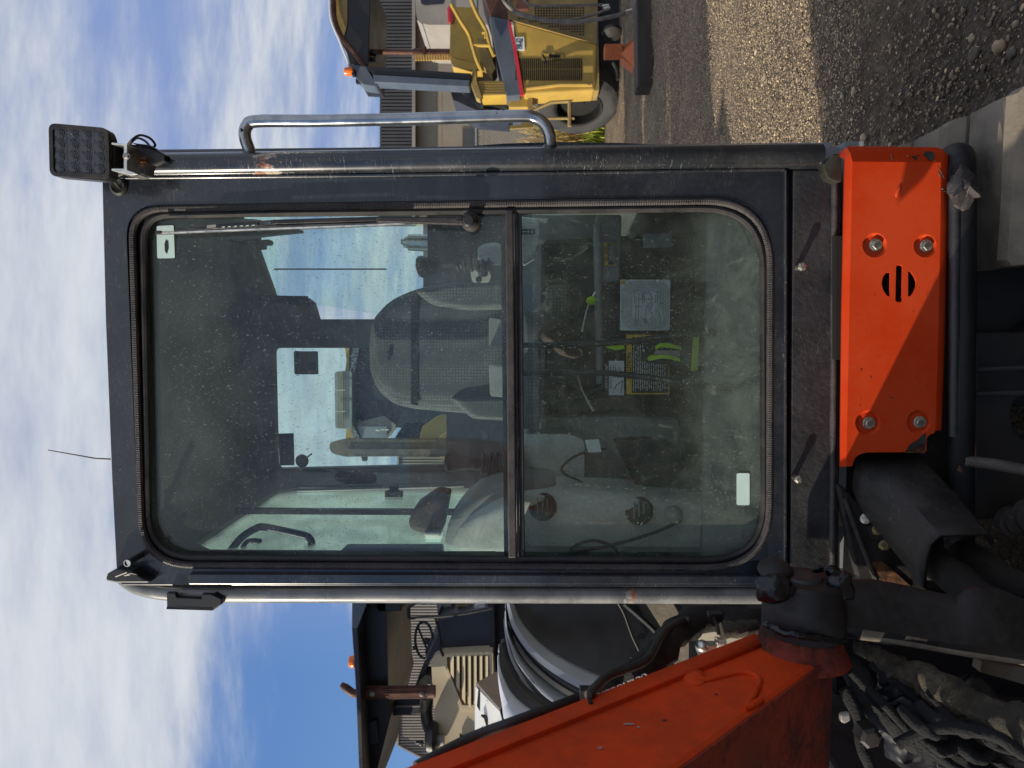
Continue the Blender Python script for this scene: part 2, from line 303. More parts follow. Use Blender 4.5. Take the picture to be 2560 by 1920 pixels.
# ------------------------------------------------------------------ mesh helpers
def V(p): return p if isinstance(p, Vector) else Vector(p)
class MB:
    def __init__(s): s.v = []; s.f = []
    def add(s, vs, fs):
        o = len(s.v); s.v += [V(p) for p in vs]; s.f += [tuple(i + o for i in f) for f in fs]; return s
    def boxv(s, c, a, b, e):
        """box round centre c with half vectors a, b, e"""
        c, a, b, e = V(c), V(a), V(b), V(e)
        vs = [c + a * i + b * j + e * k for i in (-1, 1) for j in (-1, 1) for k in (-1, 1)]
        return s.add(vs, [(0, 1, 3, 2), (4, 6, 7, 5), (0, 4, 5, 1), (2, 3, 7, 6), (0, 2, 6, 4), (1, 5, 7, 3)])
    def box(s, x0, x1, y0, y1, z0, z1):
        return s.boxv(((x0 + x1) / 2, (y0 + y1) / 2, (z0 + z1) / 2), ((x1 - x0) / 2, 0, 0), (0, (y1 - y0) / 2, 0), (0, 0, (z1 - z0) / 2))
    def mbox(s, X0, X1, D0, D1, Z0, Z1):
        return s.boxv(ml((X0 + X1) / 2, (D0 + D1) / 2, (Z0 + Z1) / 2), EX * (X1 - X0) / 2, EY * (D1 - D0) / 2, EZ * (Z1 - Z0) / 2)
    def plate(s, outer, ext, holes=()):
        """flat plate from 3-D loops, thickness vector ext"""
        loops = [[V(p) for p in outer]] + [[V(p) for p in h] for h in holes]
        flat = [p for l in loops for p in l]; n = len(flat)
        tris = tessellate_polygon(loops); ext = V(ext)
        fs = [tuple(t) for t in tris] + [tuple(i + n for i in t[::-1]) for t in tris]
        o = 0
        for l in loops:
            k = len(l)
            fs += [(o + i, o + (i + 1) % k, o + (i + 1) % k + n, o + i + n) for i in range(k)]; o += k
        return s.add(flat + [p + ext for p in flat], fs)
    def tube(s, path, r, n=12, closed=False, caps=True, rf=None, flat=None):
        P = [V(p) for p in path]; k = len(P); rings = []
        ref = None
        for i in range(k):
            a = P[i - 1] if (i or closed) else P[0]; b = P[(i + 1) % k] if (i < k - 1 or closed) else P[-1]
            t = (b - a).normalized()
            if ref is None: ref = Vector((0, 0, 1)) if abs(t.z) < .9 else Vector((0, 1, 0))
            u = (ref - t * ref.dot(t)).normalized(); w = t.cross(u); ref = u
            rr = rf(i, k) if rf else (r[i] if isinstance(r, (list, tuple)) else r)
            rings.append([P[i] + (u * math.cos(2 * math.pi * j / n) + w * math.sin(2 * math.pi * j / n)) * rr for j in range(n)])
        vs = [p for g in rings for p in g]; fs = []
        for i in range(k if closed else k - 1):
            i2 = (i + 1) % k
            fs += [(i * n + j, i * n + (j + 1) % n, i2 * n + (j + 1) % n, i2 * n + j) for j in range(n)]
        if caps and not closed: fs += [tuple(range(n))[::-1], tuple((k - 1) * n + j for j in range(n))]
        return s.add(vs, fs)
    def lathe(s, c, ax, prof, n=24, hexed=False):
        """prof: (distance along axis, radius) pairs"""
        ax = V(ax).normalized(); u = ax.orthogonal().normalized(); w = ax.cross(u); c = V(c); vs = []
        for (h, r) in prof: vs += [c + ax * h + (u * math.cos(2 * math.pi * j / n) + w * math.sin(2 * math.pi * j / n)) * r for j in range(n)]
        k = len(prof); fs = [(i * n + j, i * n + (j + 1) % n, (i + 1) * n + (j + 1) % n, (i + 1) * n + j) for i in range(k - 1) for j in range(n)]
        fs += [tuple(range(n))[::-1], tuple((k - 1) * n + j for j in range(n))]
        return s.add(vs, fs)
    def loft(s, rows, closed=False):
        k = len(rows[0]); vs = [V(p) for r in rows for p in r]
        return s.add(vs, [(i * k + j, i * k + (j + 1) % k, (i + 1) * k + (j + 1) % k, (i + 1) * k + j) for i in range(len(rows) - 1) for j in range(k if closed else k - 1)])
    def pillow(s, outline, depth, back, steps=6, crown=.0, fn=None):
        """cushioned body: outline (3-D loop), bulges along depth vector, flat back at back vector"""
        O = [V(p) for p in outline]; c = sum(O, Vector()) / len(O); k = len(O); vs = []; depth = V(depth); back = V(back)
        rows = [[p + back for p in O]]
        for i in range(steps + 1):
            a = i / steps * math.pi / 2; sc = 1 - (1 - math.cos(a)) * .42 if i < steps else .58
            sh = math.sin(a) ** .75
            rows.append([c + (p - c) * sc + depth * sh for p in O])
        rows.append([c + (p - c) * .3 + depth * (1 + crown) for p in O])
        s.loft(rows, True); o = len(s.v) - k; s.f.append(tuple(range(o, o + k)))
        s.f.append(tuple(range(o - (len(rows) - 1) * k, o - (len(rows) - 2) * k))[::-1]); return s
    def ell(s, c, a, b, e, n=14, mrings=8, disp=0, ds=8):
        c, a, b, e = V(c), V(a), V(b), V(e); vs = []; fs = []
        for i in range(mrings + 1):
            t = math.pi * i / mrings
            for j in range(n):
                p = 2 * math.pi * j / n; d = a * math.sin(t) * math.cos(p) + b * math.sin(t) * math.sin(p) + e * math.cos(t)
                k = 1 + disp * noise.noise((c + d) * ds) if disp else 1
                vs.append(c + d * k)
        for i in range(mrings): fs += [(i * n + j, i * n + (j + 1) % n, (i + 1) * n + (j + 1) % n, (i + 1) * n + j) for j in range(n)]
        return s.add(vs, fs)
    def wrinkle(s, amp, sc, start=0):
        for i in range(start, len(s.v)):
            p = s.v[i]; s.v[i] = p + noise.noise_vector(p * sc) * amp + noise.noise_vector(p * sc * 3.1) * amp * .4
        return s
    def build(s, name, mat, parent=None, smooth=True, bevel=0, solid=0, sub=0, label=None):
        me = bpy.data.meshes.new(name)
        off = parent_origin(parent) if parent is not None else Vector()
        me.from_pydata([tuple(p - off) for p in s.v], [], s.f); me.materials.append(mat if not isinstance(mat, str) else MT[mat])
        bm = bmesh.new(); bm.from_mesh(me); bmesh.ops.remove_doubles(bm, verts=bm.verts, dist=1e-6)
        bmesh.ops.recalc_face_normals(bm, faces=bm.faces); bm.to_mesh(me); bm.free()
        o = bpy.data.objects.new(name, me); COL.objects.link(o)
        if parent is not None: o.parent = parent
        if smooth:
            for p in me.polygons: p.use_smooth = True
            try:
                me.set_sharp_from_angle(angle=R(38))
            except Exception: pass
        if solid:
            md = o.modifiers.new('thickness', 'SOLIDIFY'); md.thickness = solid; md.offset = 0
        if bevel:
            md = o.modifiers.new('edge', 'BEVEL'); md.width = bevel; md.segments = 2; md.limit_method = 'ANGLE'; md.angle_limit = R(40); md.harden_normals = False
        if sub:
            md = o.modifiers.new('soft', 'SUBSURF'); md.levels = sub; md.render_levels = sub
        if label: o['label'] = label
        return o
def parent_origin(p):
    v = Vector()
    while p is not None: v += p.location; p = p.parent
    return v
def tag(o, label, cat, group=None):
    o['label'] = label; o['category'] = cat
    if group: o['group'] = group
    return o
def root(name, loc, label, cat, group=None):
    o = bpy.data.objects.new(name, None); o.location = loc; o.empty_display_size = .2; COL.objects.link(o); return tag(o, label, cat, group)
def rloop(c, r, n=7):
    """rounded polygon in picture coordinates"""
    out = []; k = len(c)
    for i in range(k):
        p = Vector(c[i]); a = Vector(c[i - 1]); b = Vector(c[(i + 1) % k]); rr = r[i] if isinstance(r, (list, tuple)) else r
        if rr == 0: out.append(tuple(p)); continue
        s0 = p + (a - p).normalized() * rr; s1 = p + (b - p).normalized() * rr
        for j in range(n + 1):
            t = j / n; w = 0.75     # between a quadratic curve and a circle
            out.append(tuple(s0 * (1 - t) ** 2 + p * 2 * t * (1 - t) + s1 * t * t))
    return out
def loopm(pts, d): return [m(x, y, d) for x, y in pts]
def loopq(pts, Y): return [q(x, y, Y) for x, y in pts]
def spline(P, n=8):
    P = [V(p) for p in P]; out = []
    for i in range(len(P) - 1):
        a = P[max(i - 1, 0)]; b = P[i]; c = P[i + 1]; d = P[min(i + 2, len(P) - 1)]
        for j in range(n):
            t = j / n; out.append(.5 * ((2 * b) + (c - a) * t + (2 * a - 5 * b + 4 * c - d) * t * t + (3 * b - a - 3 * c + d) * t ** 3))
    out.append(P[-1]); return out
def resample(P, n, closed=True):
    P = [V(p) for p in P]; Q = P + [P[0]] if closed else P
    Ls = [0]
    for a, b in zip(Q, Q[1:]): Ls.append(Ls[-1] + (b - a).length)
    out = []; j = 0
    for i in range(n):
        t = Ls[-1] * i / (n if closed else n - 1)
        while j < len(Ls) - 2 and Ls[j + 1] < t: j += 1
        w = (t - Ls[j]) / max(1e-9, Ls[j + 1] - Ls[j]); out.append(Q[j].lerp(Q[j + 1], min(1, w)))
    return out
def slabm(pts, d, th, name, mat, parent, bevel=0, **k): return MB().plate(loopm(pts, d), EY * th).build(name, mat, parent, smooth=False, bevel=bevel, **k)
def slabq(pts, Y, th, name, mat, parent, bevel=0, **k): return MB().plate(loopq(pts, Y), Vector((0, th, 0))).build(name, mat, parent, smooth=False, bevel=bevel, **k)
def text(body, p, size, mat, parent, name='lettering', rz=0, ry=0, sx=1, th=.0005):
    c = bpy.data.curves.new(name, 'FONT'); c.body = body; c.size = size; c.extrude = th; c.align_x = 'CENTER'; c.align_y = 'CENTER'; c.materials.append(MT[mat])
    o = bpy.data.objects.new(name, c); COL.objects.link(o)
    o.parent = parent; o.location = V(p) - (parent_origin(parent) if parent else Vector())
    o.rotation_euler = (R(90), 0, rz)
    if ry: o.rotation_euler = (Matrix.Rotation(rz, 3, 'Z') @ Matrix.Rotation(ry, 3, 'Y') @ Matrix.Rotation(R(90), 3, 'X')).to_euler()
    o.scale = (sx, 1, 1)
    bpy.context.view_layer.update()
    me = bpy.data.meshes.new_from_object(o.evaluated_get(bpy.context.evaluated_depsgraph_get())); me.name = name
    o2 = bpy.data.objects.new(name, me); COL.objects.link(o2); o2.parent = o.parent; o2.location = o.location; o2.rotation_euler = o.rotation_euler; o2.scale = o.scale
    if not me.materials: me.materials.append(MT[mat])
    bpy.data.objects.remove(o); o2.name = name; return o2
def hexbolt(c, ax, r, h, name, mat, parent, washer=True, **k):
    b = MB(); ax = V(ax).normalized()
    if washer: b.lathe(c, ax, [(0, r * 1.22), (h * .25, r * 1.22), (h * .3, r * 1.05)], 20)
    b.lathe(c, ax, [(h * .3, r), (h * .92, r), (h, r * .86)], 6); b.lathe(V(c) + ax * h, ax, [(-h * .1, r * .7), (0, r * .66)], 12)
    return b.build(name, mat, parent, smooth=False, **k)
# ------------------------------------------------------------------ setting: ground
def ground():
    b = MB(); vs = []; nx, ny = 150, 190
    xs = [-60 + 59.2 * (i / 20) for i in range(20)] + [-.8 + 6.2 * (i / 100) for i in range(101)] + [5.6 + 60 * (i / 28) ** 1.6 for i in range(1, 29)]
    ys = [-30 + 30.6 * (i / 14) for i in range(14)] + [.6 + 7.4 * (i / 130) for i in range(131)] + [8.1 + 400 * (i / 44) ** 2.2 for i in range(1, 45)]
    for y in ys:
        for x in xs:
            z = .026 * noise.noise((x * 1.1, y * 1.1, 0)) + .02 * noise.noise((x * 4, y * 4, 3)) + .011 * noise.noise((x * 17, y * 17, 5)) - .012
            vs.append((x, y, z))
    k = len(xs); b.add(vs, [(j * k + i, j * k + i + 1, (j + 1) * k + i + 1, (j + 1) * k + i) for j in range(len(ys) - 1) for i in range(k - 1)])
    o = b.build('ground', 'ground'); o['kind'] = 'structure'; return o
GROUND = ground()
ICO_V = []; ICO_F = []
_b = bmesh.new(); bmesh.ops.create_icosphere(_b, subdivisions=1, radius=1)
ICO_V = [v.co.copy() for v in _b.verts]; ICO_F = [tuple(v.index for v in f.verts) for f in _b.faces]; _b.free()
_b = bmesh.new(); bmesh.ops.create_icosphere(_b, subdivisions=2, radius=1)
IC2_V = [v.co.copy() for v in _b.verts]; IC2_F = [tuple(v.index for v in f.verts) for f in _b.faces]; _b.free()
rnd = random.Random(3)
g = MB()
def pebble(b, x, y, s, hi=False):
    a = rnd.random() * 6.28; ca, sa = math.cos(a), math.sin(a); fx, fy, fz = rnd.uniform(.7, 1.35), rnd.uniform(.6, 1), rnd.uniform(.4, .75)
    off = Vector((rnd.random() * 9, rnd.random() * 9, 0)); vs = []
    for v in (IC2_V if hi else ICO_V):
        kk = 1 + .28 * noise.noise(v * 1.3 + off)
        X, Y, Z = v.x * fx * s * kk, v.y * fy * s * kk, v.z * fz * s * kk
        vs.append((x + X * ca - Y * sa, y + X * sa + Y * ca, Z + s * .12))
    b.add(vs, IC2_F if hi else ICO_F)
cnt = 0
while cnt < 24000:
    y = 1.4 + 8.6 * rnd.random() ** 1.3; x = rnd.uniform(.02 * y, .56 * y + .1)
    if rnd.random() > .35 + .65 * max(0, noise.noise((x * 1.7, y * 1.7, 9)) * 1.6 + .45): continue
    pebble(g, x, y, .003 + .0075 * rnd.random() ** 3.5); cnt += 1
for i in range(26000):
    y = rnd.uniform(3.1, 7.6); pebble(g, rnd.uniform(.2 * y, .56 * y + .1), y, rnd.uniform(.003, .0065))
for i in range(1500): pebble(g, rnd.uniform(-3.2, -.3), rnd.uniform(1.6, 6), .003 + .008 * rnd.random() ** 2.5)
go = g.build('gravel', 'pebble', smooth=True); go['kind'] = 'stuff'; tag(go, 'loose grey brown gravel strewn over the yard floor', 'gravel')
stones = [(2135, 228, .035), (2105, 242, .022), (2122, 283, .018), (2155, 270, .02), (2250, 140, .02), (2200, 118, .018), (2372, 90, .018), (2345, 40, .022), (2438, 135, .045), (2500, 118, .05), (2430, 95, .03), (2270, 235, .028), (2305, 160, .015),
          (2366, 158, .018), (2460, 170, .022), (2380, 190, .018), (2290, 205, .022), (2085, 245, .03), (2180, 205, .016), (2140, 112, .014), (2325, 110, .014), (2410, 30, .018), (2225, 260, .022), (2120, 340, .03), (2160, 345, .045), (2130, 300, .02),
          (2022, 95, .04), (2043, 210, .045), (2055, 118, .03), (1995, 185, .03), (1912, 190, .035), (1955, 60, .03), (1890, 130, .03), (2540, 60, .022), (2530, 135, .03), (2475, 60, .018), (2395, 175, .02), (2190, 330, .025), (2075, 180, .018), (2240, 300, .02)]
for x, y, s in stones:
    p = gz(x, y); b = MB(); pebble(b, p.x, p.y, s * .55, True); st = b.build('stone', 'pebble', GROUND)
# ------------------------------------------------------------------ the excavator
EXC = root('excavator', ml(-.05, 2.2, 0), 'orange mini excavator with black framed cab, seen straight at its windshield', 'excavator')
D0 = 1.60
OUT = [(255, 436), (264, 800), (280, 1200), (292, 1440), (305, 1463), (1900, 1468), (1940, 1440), (1968, 1440), (1962, 900), (1964, 424)]
gout = rloop([(314, 514), (1937, 490), (1929, 1428), (350, 1421)], [85, 175, 165, 130], 10)
gin = rloop([(352, 533), (1912, 514), (1914, 1409), (367, 1400)], [72, 160, 150, 118], 10)
gls = rloop([(364, 541), (1903, 524), (1907, 1391), (378, 1387)], [62, 150, 140, 112], 10)
MB().plate(loopm(OUT, D0), EY * .035, [loopm(gout, D0)]).build('cab_frame', 'cabpaint', EXC, smooth=False, bevel=.004)
cabf = bpy.data.objects['cab_frame']
# inner step of the frame, gasket, lip
MB().plate(loopm(rloop([(300, 500), (1950, 478), (1940, 1441), (338, 1434)], [90, 185, 170, 135], 10), D0 + .012), EY * .05, [loopm(gin, D0 + .012)]).build('frame_rebate', 'blackpaint', cabf, smooth=False)
def ringmid(a, b, t, d): return [m(x0 * (1 - t) + x1 * t, y0 * (1 - t) + y1 * t, d) for (x0, y0), (x1, y1) in zip(a, b)]
P = resample(ringmid(gout, gin, .42, D0 + .004), 1700)
MB().tube(P, .0105, 9, closed=True, rf=lambda i, k: .0088 if i % 2 else .0080).build('window_gasket', 'dustyrubber', EXC, smooth=False)
P = resample(ringmid(gin, gls, .55, D0 + .010), 300)
MB().tube(P, .0075, 8, closed=True).build('gasket_lip', 'rubber', bpy.data.objects['window_gasket'])
MB().plate(loopm(rloop([(340, 527), (1918, 508), (1920, 1415), (355, 1408)], [75, 160, 150, 120], 10), D0 + .05), EY * .03, [loopm(gls, D0 + .05)]).build('inner_lip', 'rubber', cabf, smooth=False)
# panes and crossbar
GD = D0 + .022
up = MB().plate(loopm(rloop([(352, 530), (1277, 521), (1285, 1397), (366, 1397)], [60, 0, 0, 112], 10), GD), EY * .005).build('windshield', 'glassup', EXC, smooth=False)
lo = MB().plate(loopm(rloop([(1294, 521), (1912, 516), (1914, 1402), (1302, 1402)], [0, 150, 140, 0], 10), GD + .004), EY * .005).build('lower_windshield', 'glasslow', EXC, smooth=False)
cb = MB().plate(loopm([(1263, 524), (1283, 524), (1291, 1396), (1271, 1396)], D0 - .004), EY * .03).build('crossbar', 'dustyrubber', EXC, smooth=False, bevel=.003)
MB().plate(loopm([(1285, 524), (1291, 524), (1299, 1396), (1293, 1396)], D0 + .002), EY * .02).build('rubber_strip', 'dustyrubber', cb, smooth=False, bevel=.002)
MB().plate(loopm([(1292, 524), (1304, 524), (1312, 1396), (1300, 1396)], D0 + .008), EY * .022).build('rubber_strip', 'rubber', cb, smooth=False, bevel=.002)
MB().plate(loopm([(1252, 524), (1262, 524), (1270, 1396), (1260, 1396)], GD + .008), EY * .02).build('sash_rail', 'blackplastic', cb, smooth=False, bevel=.002)
# pillars
def pillar(path, r, name, mat, flat=1.0):
    b = MB(); b.tube(path, r, 28); return b.build(name, mat, EXC)
rp = spline([m(300, 412, 1.625), m(330, 413, 1.607), m(500, 412, 1.605), m(1100, 403, 1.605), m(1700, 395, 1.605), m(2052, 392, 1.605)], 5)
pr = pillar(rp, .0265, 'right_pillar', 'rightpillar')
pr.name = 'cab_pillar'
MB().tube([m(300, 444, 1.599), m(900, 439, 1.599), m(1500, 431, 1.599), m(1960, 423, 1.599)], .0045, 10).build('weld_seam', 'tubepaint', pr)
MB().tube([m(268, 450, 1.61), m(300, 441, 1.604), m(420, 441, 1.602)], .005, 8).build('weld_seam', 'tubepaint', pr)
lp = spline([m(300, 1430, 1.66), m(345, 1464, 1.64), m(430, 1480, 1.628), m(580, 1484, 1.62), m(1100, 1485, 1.62), m(1925, 1487, 1.62)], 6)
pillar(lp, .0205, 'cab_pillar', 'wornpaint')
MB().plate(loopm([(470, 1436), (1900, 1440), (1900, 1462), (470, 1462)], D0 - .012), EY * .013).build('frame_strip', 'cabpaint', cabf, smooth=False, bevel=.003)
MB().plate([m(1180, 364, 1.72), m(1260, 358, 1.72), m(1400, 354, 1.72), m(1560, 357, 1.72), m(1760, 366, 1.72), m(1760, 400, 1.72), m(1180, 400, 1.72)], EY * .02).build('door_edge', 'tubepaint', EXC, smooth=False, bevel=.003)
# roof and cab shell
sh = MB(); sh.add([ml(X, d, z) for X in (-.575, .392) for d, z in ((1.635, 2.318), (2.66, 2.505), (2.66, 2.545), (1.635, 2.352))], [(0, 1, 2, 3), (7, 6, 5, 4), (0, 4, 5, 1), (1, 5, 6, 2), (2, 6, 7, 3), (3, 7, 4, 0)])
rf = sh.build('roof', 'cabpaint', EXC, smooth=False, bevel=.012)
MB().add([ml(X, d, z) for X in (-.556, .382) for d, z in ((1.66, 2.294), (2.62, 2.470), (2.62, 2.485), (1.66, 2.312))], [(0, 1, 2, 3), (7, 6, 5, 4), (0, 4, 5, 1), (1, 5, 6, 2), (2, 6, 7, 3), (3, 7, 4, 0)]).build('ceiling_lining', 'liner', rf, smooth=False)
MB().plate(loopm([(367, 600), (381, 600), (409, 1272), (393, 1275)], GD + .010), EY * .004).build('pale_strip', 'midplastic', rf, smooth=False)
dr = 2.62
rw = MB().plate([ml(-.575, dr, .72), ml(.395, dr, .72), ml(.395, dr, 2.50), ml(-.575, dr, 2.50)], EY * .035,
    [loopm([(597, 534), (644, 623), (688, 745), (768, 745), (783, 757), (795, 798), (1058, 798), (1058, 534)], dr), loopm(rloop([(683, 870), (1116, 870), (1116, 1163), (690, 1173)], 14, 5), dr)]).build('rear_wall', 'liner', EXC, smooth=False)
MB().plate(loopm([(590, 528), (680, 520), (700, 748), (1064, 804), (1064, 528)], dr + .012), EY * .004).build('rear_window', 'glassside', rw, smooth=False)
rg = MB().plate(loopm(rloop([(678, 865), (1120, 865), (1120, 1168), (685, 1178)], 14, 4), dr + .012), EY * .004).build('rear_window', 'glassside', rw, smooth=False)
MB().plate(loopm([(685, 671), (966, 671), (966, 674.5), (685, 674.5)], dr - .003), EY * .003).build('window_wire', 'blackplastic', rw, smooth=False)
# left and right walls with their windows
def side(X, t, d0, d1, za, zb, wd0, wd1, wz0, wz1):
    o = [ml(X, d0, za), ml(X, d1, za), ml(X, d1, zb + .18), ml(X, d0, zb)]
    h = [ml(X, a, c) for a, c in [(wd0, wz0), (wd1, wz0), (wd1, wz1 - .06), (wd1 - .05, wz1), (wd0 + .05, wz1), (wd0, wz1 - .06)]]
    w = MB().plate(o, EX * t, [h]).build('side_wall', 'liner', EXC, smooth=False)
    MB().plate([ml(X + t * .4, a, c) for a, c in [(wd0 - .01, wz0 - .01), (wd1 + .01, wz0 - .01), (wd1 + .01, wz1 + .01), (wd0 - .01, wz1 + .01)]], EX * .004).build('side_window', 'glassleft' if X < 0 else 'glassside', w, smooth=False); return w
lw = side(-.578, .022, 1.648, 2.655, .72, 2.31, 1.70, 2.36, 1.44, 2.235)
side(.383, .012, 1.67, 2.655, .72, 2.31, 1.74, 2.52, 1.30, 2.2)
MB().boxv(ml(-.548, 2.03, 1.75), EX * .008, EY * .008, EZ * .5).build('slider_frame', 'blackplastic', lw, smooth=False)
MB().mbox(-.57, .39, 1.64, 2.64, .66, .70).build('cab_floor', 'liner', EXC, smooth=False)
MB().mbox(-.57, .38, 1.652, 1.67, .70, .99).build('front_lining', 'liner', EXC, smooth=False)
# inside grab handle, cord, ledge
MB().tube(spline([m(566, 1396, 1.74), m(582, 1370, 1.75), m(606, 1342, 1.76), m(638, 1322, 1.77), m(664, 1318, 1.78), m(755, 1337, 1.79), m(774, 1346, 1.79), m(779, 1360, 1.79), m(772, 1374, 1.78), m(752, 1398, 1.76)], 6), .0095, 12).build('inner_grab_handle', 'blackplastic', EXC)
MB().tube(spline([m(598, 1386, 1.75), m(618, 1354, 1.77), m(652, 1352, 1.77)], 5), .006, 8).ell(m(640, 1353, 1.765), EX * .008, EY * .008, EZ * .016, 10, 6).build('coat_hook', 'blackplastic', lw)
hel = [m(715 + 125 * t, 1386, 1.72) + (EX * math.cos(t * 62) + EY * math.sin(t * 62)) * .007 for t in [i / 110 for i in range(111)]]
MB().tube(hel, .003, 6).build('coiled_cord', 'blackplastic', EXC)
slabm([(862, 1368), (1105, 1368), (1108, 1392), (838, 1392)], 1.70, .03, 'window_ledge', 'midplastic', EXC, .004)
MB().tube([m(1118, 1384, 1.69), m(1240, 1384, 1.69)], .006, 10, rf=None).build('ribbed_hose', 'hose', EXC)
# stickers
st = slabm(rloop([(391, 565), (434, 563), (437, 645), (393, 646)], 4, 3), GD - .0018, .0016, 'blank_sticker', 'mint', EXC)
slabm([(411, 610), (414, 600), (420, 603), (421, 622), (417, 635), (412, 628)], GD - .0026, .0006, 'smudge', 'inkblack', st)
slabm(rloop([(1842, 1183), (1874, 1183), (1874, 1263), (1842, 1263)], 4, 3), GD + .0022, .0016, 'blank_sticker', 'mint', EXC)
lb = slabm(rloop([(734, 878), (795, 878), (796, 936), (736, 936)], 4, 3), dr - .002, .0015, 'window_label', 'greylabel', EXC)
text('IMPORTANT', m(744, 907, dr - .004), .019, 'inkblack', lb, rz=-AL, sx=.9)
for i, x in enumerate((754, 759, 764)): slabm([(x, 885), (x + 1.5, 885), (x + 1.5, 930), (x, 930)], dr - .0035, .001, 'print_line', 'inkblack', lb)
MB().plate(loopm([(771, 908), (789, 908), (789, 924), (771, 924)], dr - .0035), EY * .001, [loopm([(773, 910), (787, 910), (787, 922), (773, 922)], dr - .0035)]).plate(loopm([(775, 912), (777, 911), (786, 920), (785, 922)], dr - .0036), EY * .001).build('pictogram', 'inkblack', lb, smooth=False)
slabm([(696, 1084), (734, 1083), (736, 1163), (699, 1164)], dr - .003, .002, 'window_label', 'blacklabel', EXC)
MB().lathe(m(757, 1151, 2.45), -EY, [(0, .02), (.008, .0235), (.014, .02)], 20).tube([m(768, 1143, 2.45), m(780, 1134, 2.46)], .003, 6).build('small_mirror', 'brown', EXC)
lb = slabm(rloop([(648, 738), (648, 753), (775, 765), (770, 740)], 3, 3), dr - .006, .001, 'window_label', 'blacklabel', EXC)
# overhead speaker, rear corner box, curtain latch
slabm([(597, 545), (648, 556), (646, 600), (672, 598), (678, 606), (672, 613), (660, 612), (660, 622), (640, 624), (560, 600), (500, 560)], 2.40, .03, 'corner_bracket', 'blackplastic', EXC, .003)
MB().pillow(loopm([(470, 560), (520, 545), (640, 548), (700, 560), (750, 574), (750, 580), (690, 586), (600, 596), (540, 594)], 1.95), -EY * .02, EY * .03).build('sun_visor', 'midplastic', EXC)
# rear left pillar rails and latch
MB().tube([m(690, 1218, 2.38), m(1160, 1205, 2.38)], .0035, 6).tube([m(690, 1229, 2.36), m(1160, 1216, 2.36)], .003, 6).build('window_track', 'midplastic', lw)
MB().boxv(m(985, 1222, 2.3), EX * .012, EY * .012, EZ * .014).boxv(m(985, 1235, 2.28), EX * .011, EY * .012, EZ * .028).build('window_latch', 'blackplastic', lw, smooth=False, bevel=.003)
MB().tube(spline([m(870, 1178, 2.4), m(868, 1205, 2.4), m(880, 1222, 2.38)], 5), .01, 8).ell(m(858, 1192, 2.4), EX * .02, EY * .015, EZ * .03).ell(m(900, 1195, 2.42), EX * .03, EY * .02, EZ * .06).build('belt_reel', 'brown', EXC)
# seat
seat = MB().pillow(loopm(rloop([(924, 872), (932, 800), (975, 752), (1040, 722), (1130, 706), (1290, 700), (1300, 1040), (1180, 1034), (1040, 1022), (990, 1012), (945, 975), (928, 930)], [40, 22, 26, 30, 30, 0, 0, 20, 20, 24, 28, 20], 6), 2.26), -EY * .05, EY * .06, steps=10).build('seat', 'fabric', EXC)
MB().pillow(loopm(rloop([(1036, 728), (1120, 708), (1290, 700), (1290, 772), (1180, 778), (1080, 764)], [14, 20, 10, 10, 20, 20], 5), 2.23), -EY * .055, EY * .03, steps=10).build('side_bolster', 'fabric', seat)
MB().pillow(loopm(rloop([(1120, 990), (1290, 985), (1290, 1052), (1180, 1046)], [16, 10, 14, 16], 5), 2.23), -EY * .035, EY * .03, steps=10).build('side_bolster', 'fabric', seat)
MB().plate(loopm([(1027, 740), (1045, 736), (1045, 1014), (1027, 1010)], 2.2065), EY * .004).build('fold_shade', 'darkstandin', seat, smooth=False)  # dark strip painting the shade of a fold in the backrest
slabm(rloop([(968, 876), (976, 876), (976, 900), (968, 900)], 3, 2), 2.203, .003, 'seat_badge', 'blackplastic', seat)
MB().pillow(loopm(rloop([(1310, 770), (1352, 790), (1352, 1060), (1310, 1075)], 10, 4), 1.98), -EY * .04, EY * .1).build('seat_cushion', 'fabric', seat)
MB().mbox(-.17, .10, 1.98, 2.3, 1.28, 1.35).build('seat_cushion', 'fabric', seat, bevel=.02)
slabm(rloop([(1222, 793), (1258, 800), (1258, 868), (1222, 868)], 8, 3), 2.10, .05, 'armrest', 'midplastic', seat, .01)
slabm(rloop([(1222, 910), (1258, 910), (1262, 994), (1225, 990)], 8, 3), 2.10, .05, 'armrest', 'midplastic', seat, .01)
MB().plate(loopm(rloop([(883, 725), (896, 720), (896, 760), (883, 756)], 3, 2), 2.2), EY * .001).build('headrest_tag', 'blackplastic', seat) if False else None
# seat base front, side panels behind the lower pane
sb = slabm([(1352, 600), (1352, 1080), (1740, 1060), (1740, 580)], 2.14, .2, 'seat_base', 'blackplastic', EXC, .01)
slabm([(1352, 1045), (1560, 1040), (1700, 1050), (1700, 1230), (1340, 1230)], 2.08, .1, 'side_console', 'midplastic', EXC, .012)
slabm([(1300, 536), (1500, 536), (1500, 760), (1490, 790), (1300, 790)], 2.20, .1, 'side_console', 'liner', EXC, .012)
slabm([(1490, 536), (1555, 536), (1550, 700), (1492, 716)], 2.12, .05, 'console_panel', 'midplastic', EXC, .008)
MB().tube([m(1493, 560, 2.11), m(1500, 960, 2.1)], .012, 10).build('seat_rail', 'midplastic', seat)
MB().lathe(m(1580, 587, 2.10), -EY, [(0, .013), (.006, .013), (.009, .010), (.009, .006)], 20).build('key_switch', 'silver', EXC)
slabm([(1606, 585), (1678, 583), (1680, 618), (1608, 620)], 2.10, .002, 'faded_label', 'greylabel', EXC)
lb = slabm(rloop([(1510, 607), (1538, 606), (1541, 664), (1512, 664)], 2, 2), 2.09, .0015, 'caution_label', 'amberlabel', EXC)
slabm([(1518, 609), (1537, 609), (1539, 661), (1520, 661)], 2.088, .001, 'label_field', 'blacklabel', lb)
text('! CAUTION', m(1514.5, 636, 2.087), .0085, 'inkblack', lb, rz=-AL, sx=1.0)
